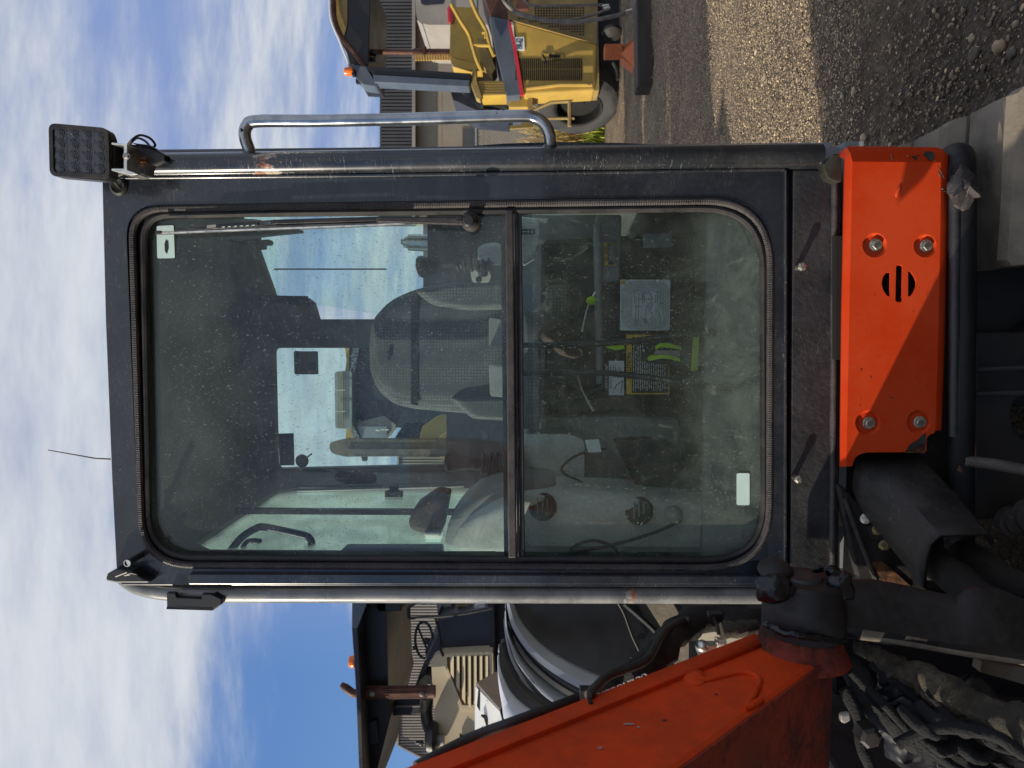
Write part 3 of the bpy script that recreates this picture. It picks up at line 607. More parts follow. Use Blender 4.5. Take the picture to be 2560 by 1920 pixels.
for i in range(5): slabm([(1521.5 + i * 3.3, 612), (1522.7 + i * 3.3, 612), (1523.6 + i * 3.3, 658 - (i * 7) % 9), (1522.4 + i * 3.3, 658 - (i * 7) % 9)], 2.087, .0006, 'print_line', 'ink', lb)
# big white maintenance chart
LD_ = 2.02
ch = slabm(rloop([(1551, 699), (1676, 699), (1674, 826), (1550, 826)], 3, 2), LD_, .0015, 'service_chart', 'label', EXC)
slabm([(1553, 701), (1563, 701), (1563, 711), (1553, 711)], LD_ - .001, .0008, 'chart_badge', 'amberlabel', ch)
b = MB()
def line(b, p0, p1, w=.6, d=LD_ - .0016):
    p0, p1 = Vector(p0), Vector(p1); n = (p1 - p0).normalized(); n = Vector((-n.y, n.x)) * w / 2
    b.plate(loopm([tuple(p0 + n), tuple(p1 + n), tuple(p1 - n), tuple(p0 - n)], d), EY * .0008)
for i in range(7):
    o = rloop([(1556 + i * 4, 703 + i * 4), (1672 - i * 4, 703 + i * 4), (1671 - i * 4, 822 - i * 4), (1555 + i * 4, 822 - i * 4)], 34 - i * 3.6, 5)
    for p0, p1 in zip(o, o[1:] + o[:1]): line(b, p0, p1, .55)
for p0, p1 in [((1586, 728), (1586, 760)), ((1590, 728), (1590, 760)), ((1607, 728), (1607, 758)), ((1611, 728), (1611, 758)), ((1596, 735), (1606, 735)), ((1606, 735), (1606, 748)), ((1606, 748), (1596, 748)), ((1596, 748), (1596, 735)), ((1584, 767), (1608, 767)), ((1598, 750), (1597, 766)), ((1612, 731), (1625, 733)), ((1625, 733), (1632, 748)), ((1632, 748), (1612, 747)), ((1638, 728), (1638, 758)), ((1643, 728), (1643, 758)), ((1630, 752), (1618, 766)), ((1618, 766), (1626, 774)), ((1626, 774), (1632, 756)), ((1620, 774), (1638, 792)), ((1640, 770), (1640, 790)), ((1640, 790), (1626, 795)), ((1590, 760), (1588, 815)), ((1597, 760), (1594, 812)), ((1616, 766), (1612, 810)), ((1645, 775), (1652, 795)), ((1601, 790), (1622, 812)), ((1650, 758), (1662, 760))]: line(b, p0, p1, .9)
b.build('chart_lines', 'inkblack', ch, smooth=False)
# black and amber CAUTION board and the white lever board
cz = slabm(rloop([(1566, 836), (1672, 838), (1674, 986), (1566, 986)], 5, 3), 2.03, .0015, 'caution_board', 'amberlabel', EXC)
slabm([(1580, 843), (1671, 843), (1671, 982), (1580, 982)], 2.029, .0008, 'board_field', 'blacklabel', cz)
text('CAUTION', m(1573, 915, 2.0275), .0175, 'inkblack', cz, rz=-AL, sx=.95)
rr = random.Random(5); b = MB()
for i in range(15):
    x = 1584 + i * 5.6; y = 980 - (8 if i % 3 else 3)
    while y > 852 + rr.random() * 30:
        l = rr.uniform(5, 15); line(b, (x, y), (x, y - l), 2.0, 2.0275); y -= l + 2.5
b.build('printed_lines', 'ink', cz, smooth=False)
wl = slabm([(1511, 902), (1560, 902), (1560, 988), (1522, 988), (1522, 975)], 2.025, .0015, 'lever_board', 'label', EXC)
slabm([(1511, 900), (1522, 900), (1522, 988), (1511, 988)], 2.0235, .001, 'board_header', 'blacklabel', wl)
text('IMPORTANT', m(1516.5, 940, 2.022), .0125, 'ink', wl, rz=-AL)
text('PILOT SHUT OFF LEVER', m(1527, 944, 2.0235), .0062, 'inkblack', wl, rz=-AL)
b = MB()
for p0, p1 in [((1535, 975), (1541, 962)), ((1541, 962), (1557, 952)), ((1552, 982), (1557, 952))]: line(b, p0, p1, 1.6, 2.0232)
for i in range(5): line(b, (1534 + i * 4.6, 945), (1534 + i * 4.6, 912 + (i * 5) % 11), 1.4, 2.0232)
b.build('lever_drawing', 'inkblack', wl, smooth=False)
# travel levers, pedals
for pts in ([(1290, 862), (1400, 862), (1560, 855), (1660, 842), (1790, 830)], [(1296, 932), (1480, 932), (1560, 936), (1680, 952), (1830, 972)]):
    MB().tube(spline([m(x, y, 1.80 - .04 * i) for i, (x, y) in enumerate(pts)], 5), .0075, 10).build('travel_lever', 'blackplastic', EXC)
MB().tube(spline([m(1290, 1010, 2.2), m(1400, 1000, 2.1), m(1490, 975, 2.05), m(1530, 960, 2.04)], 6), .009, 8).build('control_cable', 'hose', EXC)
MB().tube(spline([m(1440, 925, 1.95), m(1455, 975, 1.92), m(1484, 1028, 1.9)], 6), .0028, 6).build('seat_adjust_rod', 'silver', EXC)
MB().tube(spline([m(1489, 730, 1.98), m(1468, 770, 1.98), m(1455, 830, 1.98)], 6), .0028, 6).build('seat_adjust_rod', 'silver', EXC)
slabm(rloop([(1535, 1102), (1650, 1098), (1700, 1120), (1725, 1190), (1640, 1222), (1590, 1215), (1560, 1150)], 8, 3), 1.86, .05, 'foot_pedal', 'blackplastic', EXC, .01)
MB().tube(spline([m(1515, 1122, 1.85), m(1450, 1135, 1.85), m(1407, 1165, 1.85), m(1412, 1185, 1.85), m(1455, 1205, 1.85), m(1460, 1220, 1.85)], 6), .0035, 8).build('control_cable', 'hose', EXC)
slabm([(1462, 1100), (1497, 1098), (1504, 1130), (1470, 1131)], 1.84, .0015, 'paper_tag', 'label', EXC)
slabm(rloop([(1296, 1085), (1420, 1085), (1462, 1100), (1460, 1225), (1300, 1225)], 12, 4), 1.96, .1, 'side_console', 'linerlight', EXC, .015)
# big left hand console with its round vents
MB().pillow(loopm(rloop([(1112, 1400), (1112, 1330), (1135, 1275), (1200, 1215), (1290, 1185), (1385, 1200), (1402, 1222), (1420, 1400)], [0, 40, 40, 40, 30, 20, 10, 0], 5), 1.82), -EY * .05, EY * .12).build('instrument_console', 'midplastic', EXC)
MB().pillow(loopm(rloop([(1120, 1400), (1130, 1340), (1160, 1290), (1230, 1245), (1300, 1220), (1390, 1216), (1560, 1222), (1700, 1240), (1890, 1290), (1890, 1400)], [0, 30, 30, 30, 20, 20, 20, 20, 20, 0], 5), 1.79), -EY * .045, EY * .12).build('instrument_console', 'linerlight', EXC)
for x, y in ((1356, 1266), (1597, 1276)):
    v = MB().lathe(m(x, y, 1.742), -EY + EX * .5 + EZ * .3, [(-.01, .034), (0, .035), (.006, .031), (.004, .026)], 26).build('round_vent', 'blackplastic', EXC)
    b = MB()
    for k in (-1, 0, 1): b.boxv(m(x + k * 12, y, 1.735), EX * .02, EZ * .0015, EY * .004)
    b.build('vent_vane', 'midplastic', v, smooth=False)
MB().ell(m(1684, 1286, 1.70), EX * .022, EY * .02, EZ * .022, 18, 10).build('shift_knob', 'midplastic', EXC)
MB().tube(spline([m(1703, 1300, 1.70), m(1640, 1330, 1.69), m(1520, 1365, 1.67), m(1400, 1385, 1.67), m(1340, 1393, 1.67)], 6), .004, 8).build('control_cable', 'hose', EXC)
MB().tube(spline([m(1425, 1375, 1.68), m(1450, 1358, 1.68), m(1490, 1352, 1.68), m(1530, 1366, 1.68), m(1550, 1392, 1.68)], 6), .004, 8).build('control_cable', 'hose', EXC)
MB().pillow(loopm(rloop([(1022, 1300), (1040, 1262), (1092, 1226), (1125, 1232), (1108, 1325), (1060, 1330), (1028, 1320)], 8, 4), 1.9), -EY * .03, EY * .05).build('monitor', 'brown', EXC)
MB().boxv(m(1085, 1328, 1.88), EX * .006, EY * .03, EZ * .022).build('monitor_bracket', 'linerlight', EXC, smooth=False, bevel=.004)
# joysticks
def joystick(px, side_, mat='blackplastic'):
    (gx, gy), (bx, by), d = px
    g0, b0 = m(gx, gy, d), m(bx, by, d)
    ax = (g0 - b0).normalized()
    j = MB().tube([b0.lerp(g0, t) for t in (0, .3, .55, .75, .9, 1, 1.08, 1.12)], [.016, .017, .019, .024, .029, .031, .024, .008], 16).build('joystick', mat, EXC)
    b = MB(); k = 22
    b.tube([b0 - ax * .085 + ax * .1 * (i / k) for i in range(k + 1)], [(.046 - .024 * i / k) + (.005 if i % 4 < 2 else 0) for i in range(k + 1)], 18).build('bellows', 'rubber', j)
joystick(((1052, 667), (1150, 652), 2.0), 1)
joystick(((1122, 1152), (1215, 1160), 1.95), -1, 'blackplastic')
jb = MB().lathe(m(1205, 628, 1.98), EZ, [(-.05, .038), (0, .034), (.01, .03)], 24).build('joystick_base', 'linerlight', EXC)
slabm(rloop([(1172, 655), (1215, 663), (1228, 690), (1222, 706), (1180, 705)], 6, 4), 1.99, .01, 'switch_plate', 'linerlight', EXC, .003)
b = MB(); b.lathe(m(1212, 684, 1.985), -EY, [(0, .009), (.004, .008)], 14); b.lathe(m(1197, 699, 1.985), -EY, [(0, .009), (.004, .008)], 14); b.build('switch', 'blackplastic', EXC)
# wiper motor cover (black mask on the glass) and motor behind
slabm(rloop([(1068, 536), (1262, 536), (1262, 612), (1240, 604), (1205, 608), (1180, 634), (1150, 651), (1069, 651)], [0, 0, 8, 12, 12, 12, 14, 12], 4), GD + .011, .012, 'wiper_motor_cover', 'blackplastic', EXC, .002)
MB().tube([m(1003, 604, 1.72), m(1010, 604, 1.72), m(1011, 605, 1.72), m(1020, 606, 1.72), m(1021, 606, 1.72), m(1075, 608, 1.72)], [.007, .007, .013, .014, .019, .02], 18).build('wiper_motor', 'silver', EXC)
slabm([(1300, 540), (1350, 545), (1352, 600), (1335, 645), (1305, 665)], 1.95, .06, 'lever_guard', 'linerlight', EXC, .01)
sg = slabm([(1303, 572), (1338, 572), (1338, 586), (1303, 586)], 1.94, .0015, 'lock_symbol_label', 'blacklabel', EXC)
b = MB(); line(b, (1306, 579), (1324, 579), 2.2, 1.939); line(b, (1306, 579), (1310, 575), 1.5, 1.939); line(b, (1306, 579), (1310, 583), 1.5, 1.939); line(b, (1324, 579), (1320, 575), 1.5, 1.939); line(b, (1324, 579), (1320, 583), 1.5, 1.939); line(b, (1330, 575), (1330, 583), 3.5, 1.939)
b.build('symbol', 'ink', sg, smooth=False)
# solid stand-ins for a person's reflection in the pane: dark cloth, lime bands, hand
hivis_reflection = MB().pillow(loopm(rloop([(1618, 856), (1650, 850), (1765, 838), (1765, 928), (1712, 926), (1680, 912), (1612, 908)], 9, 4), 1.865), -EY * .012, EY * .06).wrinkle(.006, 30).build('vest_reflection', 'darkstandin')
tag(hivis_reflection, 'solid stand-in for reflected dark clothing with lime bands behind the lower windshield', 'hivis_reflection')
def band(pts, mat): MB().plate(loopm(pts, 1.842), EY * .003).build('reflected_band', mat, hivis_reflection, smooth=False)
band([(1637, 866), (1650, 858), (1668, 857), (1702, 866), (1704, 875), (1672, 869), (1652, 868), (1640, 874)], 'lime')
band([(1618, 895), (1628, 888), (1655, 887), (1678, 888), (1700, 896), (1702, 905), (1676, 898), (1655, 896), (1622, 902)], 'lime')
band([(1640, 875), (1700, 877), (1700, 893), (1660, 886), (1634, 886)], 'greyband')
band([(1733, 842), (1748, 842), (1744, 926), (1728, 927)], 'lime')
slabm([(1506, 862), (1560, 863), (1562, 872), (1540, 876), (1520, 871)], 1.95, .003, 'reflected_lime', 'lime', EXC)  # lime streak of the same reflection, built as a thin slab
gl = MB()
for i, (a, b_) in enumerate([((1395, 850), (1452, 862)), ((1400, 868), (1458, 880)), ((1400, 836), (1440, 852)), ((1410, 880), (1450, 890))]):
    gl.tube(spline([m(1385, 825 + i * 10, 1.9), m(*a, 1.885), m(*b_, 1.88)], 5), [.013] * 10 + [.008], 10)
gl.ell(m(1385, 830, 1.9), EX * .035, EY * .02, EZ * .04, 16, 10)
gv = gl.wrinkle(.004, 40).build('reflected_hand', 'brown'); tag(gv, 'brown stand-in for the reflection of a hand beside the seat base', 'hand_reflection')
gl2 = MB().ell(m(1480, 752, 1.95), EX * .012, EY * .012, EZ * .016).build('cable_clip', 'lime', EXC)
# ------------------------------------------------------------------ wiper
WD = 1.575
wp = MB().lathe(m(1178, 556, D0 + .015), -EY, [(0, .021), (.012, .021), (.014, .016), (.032, .0155), (.04, .012)], 26).build('wiper', 'dustyrubber', EXC)
MB().lathe(m(1172, 552, 1.558), -EY, [(0, .0135), (.006, .0135), (.01, .010)], 20).build('pivot_cap', 'blackplastic', wp)
MB().plate(loopm([(940, 540), (1136, 543), (1160, 546), (1160, 562), (1138, 562), (940, 555)], WD - .008), EY * .012).build('wiper_arm', 'dustyrubber', wp, smooth=False, bevel=.003)
MB().plate(loopm([(1139, 538), (1158, 538), (1158, 556), (1139, 556)], WD - .014), EY * .014).build('arm_hinge', 'blackplastic', wp, smooth=False, bevel=.003)
MB().plate(loopm([(680, 549), (942, 541), (942, 552), (680, 560)], WD - .004), EY * .007).build('arm_rod', 'blackplastic', wp, smooth=False, bevel=.0015)
bl = MB().plate(loopm([(512, 562), (690, 549), (690, 561), (620, 566), (512, 573)], WD), EY * .008, [loopm([(645, 556), (676, 553), (676, 560), (646, 562)], WD)]).build('blade_bridge', 'blackplastic', wp, smooth=False, bevel=.001)
for i in range(6):
    x = 553 + i * 15; slabm([(x, 567.5 - i * .9), (x + 9, 565.5 - i * .9), (x + 7, 569 - i * .9)], WD - .001, .002, 'bridge_slot', 'mint', bl)
slabm([(517, 563), (540, 561), (540, 568), (517, 570)], WD - .001, .001, 'bridge_badge', 'greyband', bl)
MB().tube([m(394, 583, WD + .01), m(520, 577, WD + .01), m(700, 570, WD + .01), m(900, 563, WD + .01), m(1012, 558, WD + .01)], .0032, 8).build('wiper_blade', 'silver', wp)
MB().tube([m(436, 576, WD + .008), m(520, 571, WD + .008), m(700, 564, WD + .008), m(900, 558, WD + .008), m(1010, 554, WD + .008)], .0034, 8).tube([m(394, 585, WD + .012), m(1012, 561, WD + .012)], .0024, 6).build('blade_frame', 'blackplastic', wp)
MB().boxv(m(397, 581, WD + .008), EX * .0035, EY * .004, EZ * .006).build('blade_end', 'blackplastic', wp, smooth=False)
# ------------------------------------------------------------------ grab handle on the right pillar
hp = spline([m(630, 398, 1.62), m(622, 372, 1.61), m(612, 340, 1.60), m(618, 314, 1.60), m(645, 303, 1.60), m(800, 302, 1.6), m(1050, 297, 1.6), m(1290, 290, 1.6), m(1335, 294, 1.6), m(1362, 312, 1.6), m(1374, 340, 1.605), m(1376, 385, 1.62)], 8)
gh = MB().tube(hp, .0132, 20).build('grab_handle', 'chrome', EXC)
MB().lathe(m(1376, 368, 1.615), -EX, [(-.006, .014), (0, .017), (.008, .018), (.012, .013)], 20).lathe(m(630, 392, 1.622), -EX, [(-.006, .013), (0, .016), (.006, .016)], 18).build('weld_bead', 'tubepaint', gh)
# ------------------------------------------------------------------ work light
LDp = 1.50
wl = MB().plate(loopm(rloop([(121, 307), (265, 320), (274, 345), (277, 446), (262, 452), (124, 440)], [20, 14, 6, 14, 8, 20], 5), LDp), EY * .028).build('work_light', 'blackplastic', EXC, smooth=False, bevel=.006)
MB().plate(loopm(rloop([(121, 307), (270, 320), (274, 446), (124, 440)], 19, 5), LDp - .006), EY * .01, [loopm(rloop([(131, 320), (260, 329), (264, 436), (134, 431)], 10, 4), LDp - .006)]).build('lamp_rim', 'rubber', wl, smooth=False, bevel=.0025)
slabm(rloop([(129, 318), (262, 327), (266, 438), (132, 433)], 10, 4), LDp - .0022, .002, 'lens_plate', 'lens', wl)
for i in range(4):
    for j in range(4):
        x = 149 + i * 33 + j * .6; y = 337 + j * 28.5 + i * 2.4 - 4
        MB().lathe(m(x, y, LDp - .002), -EY, [(0, .0118), (.0015, .0115), (.0016, .0085), (.0028, .0082), (.0029, .0052), (.0042, .0049), (.0043, .0022), (.0052, .0018)], 6).build('lens', 'lens', wl, smooth=False)
b = MB()
for i in range(13):
    for j in range(11):
        b.boxv(m(135 + i * 10 + j * .2, 325 + j * 10 + i * .7, LDp - .0024), EX * .0012, EY * .0010, EZ * .0012)
bb = b.build('lens_texture', 'lens', wl, smooth=False)
MB().boxv(m(288, 395, 1.53), EZ * .011, EX * .025, EY * .02).build('lamp_neck', 'blackplastic', wl, smooth=False, bevel=.004)
MB().plate(loopm([(278, 356), (318, 360), (318, 425), (332, 430), (345, 436), (325, 438), (278, 426), (278, 421), (309, 421), (309, 364), (278, 361)], 1.49), EY * .05).build('lamp_bracket', 'silver', wl, smooth=False, bevel=.0015)
hexbolt(m(317, 391, 1.488), -EY, .006, .006, 'bolt', 'bolt', wl)
MB().plate(loopm([(322, 360), (368, 364), (412, 386), (412, 402), (380, 412), (360, 436), (344, 436), (322, 410)], 1.56), EY * .06).plate(loopm([(326, 356), (374, 362), (412, 384), (370, 366)], 1.545), EY * .02).build('lamp_mount', 'blackplastic', wl, smooth=False, bevel=.003)
cb_ = MB().tube([m(349, 401, 1.548), m(367, 401, 1.548)], .0055, 12, rf=lambda i, k: .0055).lathe(m(343, 403, 1.548), EZ * -1 + EY * -.1, [(-.006, .0085), (.004, .0085)], 6).build('mount_bolt', 'copper', wl, smooth=False)
b = MB()
for i in range(8): b.lathe(m(351 + i * 2.2, 401, 1.548), EZ, [(-.0004, .0062), (.0004, .0062)], 12)
b.build('bolt_thread', 'copper', cb_)
MB().tube(spline([m(320, 362, 1.58), m(332, 348, 1.57), m(350, 338, 1.565), m(374, 345, 1.57), m(388, 362, 1.58), m(378, 368, 1.59), m(362, 352, 1.6), m(340, 346, 1.6), m(318, 368, 1.6)], 7), .0026, 8).build('lamp_cable', 'hose', wl)
MB().lathe(m(298, 467, 1.601), -EY, [(0, .021), (.004, .020), (.007, .015), (.005, .011)], 24).build('cable_grommet', 'oliverubber', EXC)
MB().tube(spline([m(300, 470, 1.60), m(293, 462, 1.575), m(285, 452, 1.56), m(277, 443, 1.545), m(282, 430, 1.54)], 6), .003, 8).build('lamp_cable', 'hose', wl)
MB().tube(spline([m(296, 437, 1.55), m(310, 430, 1.55), m(300, 420, 1.55)], 4), .004, 8).build('cable_clip', 'silver', wl)
# ------------------------------------------------------------------ upper left tab, pin, bracket
hb = MB().plate(loopm([(264, 1446), (268, 1434), (290, 1423), (330, 1428), (360, 1448), (378, 1454), (370, 1457), (290, 1457), (268, 1453)], 1.57), EY * .03).build('guard_tab', 'blackpaint', EXC, smooth=False, bevel=.003)
MB().tube([m(320, 1407, 1.535), m(322, 1405, 1.545), m(352, 1388, 1.60)], .0075, 16).build('locking_pin', 'tubepaint', hb)
MB().lathe(m(320, 1407, 1.538), -EY, [(0, .008), (.004, .008)], 18).build('pin_head', 'silver', hb)
MB().tube([m(289, 1441, 1.562), m(318, 1430, 1.56), m(325, 1436, 1.56), m(312, 1438, 1.56)], .0022, 6).tube([m(310, 1437, 1.562), m(330, 1433, 1.555), m(342, 1436, 1.56)], .0015, 6).build('clip_wire', 'greyhose', hb)
MB().plate(loopm([(416, 1482), (438, 1483), (442, 1494), (504, 1497), (504, 1485), (528, 1486), (552, 1497), (553, 1512), (534, 1525), (417, 1520)], 1.585), EY * .012).plate(loopm([(530, 1487), (553, 1498), (553, 1512), (534, 1525)], 1.58), EY * .06).plate(loopm([(417, 1512), (534, 1516), (534, 1525), (417, 1520)], 1.585), EY * .05).build('side_bracket', 'blackpaint', EXC, smooth=False, bevel=.002)
# ------------------------------------------------------------------ lower front
MB().plate(loopm([(1962, 424), (1968, 423), (1968, 1442), (1960, 1442)], D0 - .006), EY * .02).build('sill_lip', 'tubepaint', cabf, smooth=False, bevel=.002)
MB().plate(loopm([(1966, 420), (2092, 420), (2088, 1470), (1960, 1470)], D0 + .03), EY * .03).build('sill_recess', 'blackpaint', cabf, smooth=False)
pl = MB().plate(loopm([(1983, 424), (2067, 424), (2067, 450), (2080, 452), (2076, 1455), (1974, 1455)], D0 + .004), EY * .03).build('lower_front_plate', 'plate', EXC, smooth=False, bevel=.003)
def studbolt(x, y):
    p = m(x, y, D0 + .005)
    bo = MB().tube([p, p - EY * .03], .0062, 12).lathe(p - EY * .026, -EY, [(0, .0098), (.003, .0100), (.0055, .0088), (.007, .005)], 6).build('bolt', 'bolt', pl, smooth=False)
for x, y in ((1993, 669), (1984, 1191)): studbolt(x, y)
MB().tube([m(2087, 455, 1.60), m(2084, 900, 1.60), m(2080, 1440, 1.60)], .0075, 10).build('door_seal', 'dustyrubber', pl)
MB().tube([m(2097, 455, 1.605), m(2093, 900, 1.605), m(2088, 1440, 1.605)], .0055, 10).build('door_seal', 'rubber', pl)
MB().plate(loopm([(2060, 410), (2084, 384), (2098, 384), (2104, 400), (2104, 455), (2092, 455), (2070, 446), (2062, 430)], 1.575), EY * .06).build('corner_rubber', 'oliverubber', EXC, smooth=False, bevel=.008)
# orange skirt panel
SD = 1.525
def circ(x, y, r, n=26): return [(x + r * math.cos(2 * math.pi * i / n), y + r * math.sin(2 * math.pi * i / n)) for i in range(n)]
slots = [rloop([(2240, 662), (2257, 662), (2255, 756), (2238, 756)], 7, 4),
         [(2226, 680), (2225, 742), (2218, 740), (2209, 728), (2204, 712), (2204, 704), (2208, 690), (2216, 681)],
         [(2270, 678), (2278, 680), (2287, 693), (2291, 706), (2290, 716), (2284, 730), (2276, 741), (2270, 741)]]
dim = [(2187, 613, 31), (2313, 615, 29), (2170, 1057, 32), (2297, 1055, 30)]
skin = rloop([(2131, 404), (2352, 406), (2351, 560), (2345, 840), (2338, 1082), (2322, 1087), (2316, 1096), (2316, 1130), (2160, 1131), (2137, 1142), (2130, 1166), (2116, 1166)], [0, 0, 0, 0, 6, 8, 8, 6, 16, 12, 3, 0], 4)
sp = MB().plate(loopm(skin, SD), EY * .004, [loopm(s, SD) for s in slots] + [loopm(circ(x, y, r), SD) for x, y, r in dim])
c0 = [(2131, 404, SD), (2116, 1166, SD)]; 
# chamfered top edge, folded side and bottom flanges
sp.loft([[m(2131, 404, SD), m(2124, 780, SD), m(2116, 1166, SD)], [m(2112, 398, SD + .016), m(2104, 780, SD + .017), m(2100, 1167, SD + .018)], [m(2110, 398, SD + .06), m(2102, 780, SD + .06), m(2098, 1167, SD + .06)]])
sp.loft([[m(2131, 404, SD), m(2352, 406, SD)], [m(2126, 384, SD + .008), m(2358, 384, SD + .006)], [m(2118, 369, SD + .02), m(2350, 371, SD + .02)], [m(2120, 365, SD + .07), m(2345, 368, SD + .07)]])
sp.add([m(2131, 404, SD), m(2126, 384, SD + .008), m(2118, 369, SD + .02), m(2112, 398, SD + .016)], [(0, 1, 2, 3)])
sp.add([m(2112, 398, SD + .016), m(2118, 369, SD + .02), m(2104, 375, SD + .06), m(2090, 388, SD + .07)], [(0, 1, 2, 3)])
sp.loft([[m(2352, 406, SD), m(2351, 560, SD), m(2345, 840, SD), m(2338, 1076, SD)], [m(2366, 408, SD + .006), m(2366, 560, SD + .006), m(2359, 840, SD + .006), m(2352, 1076, SD + .006)], [m(2373, 410, SD + .018), m(2371, 560, SD + .018), m(2364, 840, SD + .018), m(2354, 1074, SD + .018)], [m(2370, 410, SD + .05), m(2369, 560, SD + .05), m(2362, 840, SD + .05), m(2353, 1074, SD + .05)]])
sp.loft([[m(2352, 406, SD), m(2366, 408, SD + .006), m(2373, 410, SD + .018)], [m(2358, 384, SD + .006), m(2368, 390, SD + .012), m(2373, 396, SD + .022)], [m(2350, 371, SD + .02), m(2360, 376, SD + .024), m(2370, 388, SD + .03)]])
for x, y, r in dim:
    c = m(x, y, SD); k = r / F * SD
    vs = []; n = 26
    for h, rr in [(0, 1), (.0015, .93), (.006, .82), (.009, .76), (.0095, .3), (.0095, 0.001)]:
        vs += [c + EY * h + (-EZ * math.cos(2 * math.pi * i / n) - EX * math.sin(2 * math.pi * i / n)) * k * rr for i in range(n)]
    sp.add(vs, [(a * n + i, a * n + (i + 1) % n, (a + 1) * n + (i + 1) % n, (a + 1) * n + i) for a in range(5) for i in range(n)])
for s in slots:      # pressed rims round the vents, turned inwards
    cx = sum(p[0] for p in s) / len(s); cy = sum(p[1] for p in s) / len(s)
    sp.loft([loopm(s, SD), loopm([(cx + (x - cx) * .9, cy + (y - cy) * .95) for x, y in s], SD + .012)], True)
skirt = sp.build('skirt_panel', 'orange', EXC, bevel=0)
for x, y, r in dim: hexbolt(m(x + 1, y, SD + .0095), -EY, .0108, .011, 'bolt', 'bolt', skirt, washer=True)
slabm([(2090, 590), (2310, 590), (2300, 900), (2090, 900)], SD + .05, .02, 'vent_backing', 'vent', skirt)
MB().lathe(m(2248, 710, SD + .045), -EY, [(0, .03), (.004, .03), (.006, .012), (.01, .01)], 22).build('horn_disc', 'rubber', skirt)
def chip(pts, mat): slabm(pts, SD - .0006, .0008, 'paint_chip', mat, skirt)
MB().plate([m(2308, 386, SD + .006), m(2314, 378, SD + .010), m(2330, 380, SD + .009), m(2337, 386, SD + .005), m(2334, 396, SD + .001), m(2326, 402, SD - .001), m(2318, 396, SD + .001)], -EY * .0015).build('paint_chip', 'oliverubber', skirt, smooth=False)
chip([(2287, 391), (2292, 389), (2294, 396), (2290, 400), (2285, 397)], 'oliverubber'); chip([(2335, 400), (2340, 402), (2361, 444), (2359, 446), (2337, 408)], 'oliverubber') if False else None
chip([(2265, 1126), (2276, 1110), (2295, 1098), (2312, 1083), (2316, 1086), (2315, 1098), (2313, 1131), (2262, 1131)], 'darksteel')
chip([(2265, 1127), (2290, 1119), (2306, 1107), (2314, 1112), (2313, 1132), (2262, 1132)], 'rust')
chip([(2115, 398), (2121, 395), (2118, 410), (2107, 414)], 'oliverubber') if False else None
r5 = random.Random(11)
for i in range(34):
    x = r5.uniform(2135, 2335); y = r5.uniform(820, 1125) if i < 27 else r5.uniform(430, 800); s = r5.uniform(.7, 2.0); a = r5.uniform(.6, 1.5)
    if any((x - X) ** 2 + (y - Y) ** 2 < (rr_ + 4) ** 2 for X, Y, rr_ in dim): continue
    chip([(x, y), (x + s * a, y + s * .6), (x + s * .6, y + s * 2.6 * a), (x - s * .4, y + s * 1.6)], 'oliverubber')
for pts in (((2336, 399), (2350, 425), (2361, 446)), ((2345, 430), (2352, 441)), ((2227, 385), (2231, 400)), ((2268, 388), (2272, 392))):
    MB().tube([m(x, y, SD + (.0015 if y < 404 else -.0002)) for x, y in pts], .0009, 5).build('paint_scratch', 'oliverubber', skirt)
for x, y, s_ in ((2283, 392, 3.2), (2290, 397, 2), (2296, 388, 1.6), (2302, 401, 1.5), (2357, 472, 3.5), (2361, 478, 2.4), (2275, 396, 1.2)):
    MB().ell(m(x, y, SD + (.0035 if y < 404 else .002 if x > 2352 else 0)), EX * s_ * .0007, EY * .0035, EZ * s_ * .0009, 9, 6, .5, 400).build('paint_chip', 'oliverubber', skirt)
# dent pressed outwards
MB().ell(m(2245, 477, SD + .001), EX * .014 + EZ * -.004, EZ * .005, EY * .005, 14, 8).build('dent', 'orange', skirt)
# bumper tube with torn rubber
bt = spline([m(2402, 1420, 1.60), m(2402, 1100, 1.545), m(2404, 800, 1.53), m(2404, 560, 1.53), m(2403, 430, 1.535), m(2402, 402, 1.545), m(2398, 390, 1.58), m(2380, 392, 1.66), m(2340, 420, 1.9)], 8)
bu = MB().tube(bt, .0265, 20).build('bumper_tube', 'bumper', EXC)
MB().tube([m(2384, 1090, 1.532), m(2386, 800, 1.515), m(2387, 560, 1.513), m(2386, 440, 1.518)], .010, 10).build('bumper_strip', 'plate', bu)
b = MB().ell(m(2408, 470, 1.51), EX * .045, EY * .014, EZ * .026, 18, 10)
for (x, y), (x2, y2) in (((2420, 465), (2446, 478)), ((2424, 478), (2456, 486)), ((2405, 455), (2432, 450)), ((2398, 490), (2402, 520))):
    b.tube([m(x, y, 1.5), m((x + x2) / 2, (y + y2) / 2 + 3, 1.495), m(x2, y2, 1.5)], [.012, .008, .002], 7)
b.wrinkle(.010, 45).build('torn_rubber', 'dustyrubber', bu)
# ------------------------------------------------------------------ body below the cab, swing frame
MB().mbox(-.60, .33, 1.64, 2.95, .44, .68).build('swing_frame', 'underside', EXC, smooth=False, bevel=.01)
MB().mbox(-.20, .25, 1.66, 2.9, .10, .42).build('track_frame', 'underside', EXC, smooth=False, bevel=.02)
MB().mbox(-.56, .38, 2.68, 2.98, .66, 1.25).build('engine_cover', 'orange', EXC, smooth=False, bevel=.05)
b = MB().plate(loopm([(2436, 830), (2560, 830), (2660, 760), (2660, 1300), (2436, 1300)], 1.60), EY * .06, [loopm(circ(2590, 1040, 62), 1.60)]).build('swing_casting', 'underside', EXC, smooth=False, bevel=.006)
for x0, y0, x1, y1 in ((2440, 925, 2640, 915), (2440, 985, 2640, 980)):
    MB().tube([m(x0, y0, 1.57), m(x1, y1, 1.52)], .006, 8).build('hydraulic_pipe', 'underside', EXC)
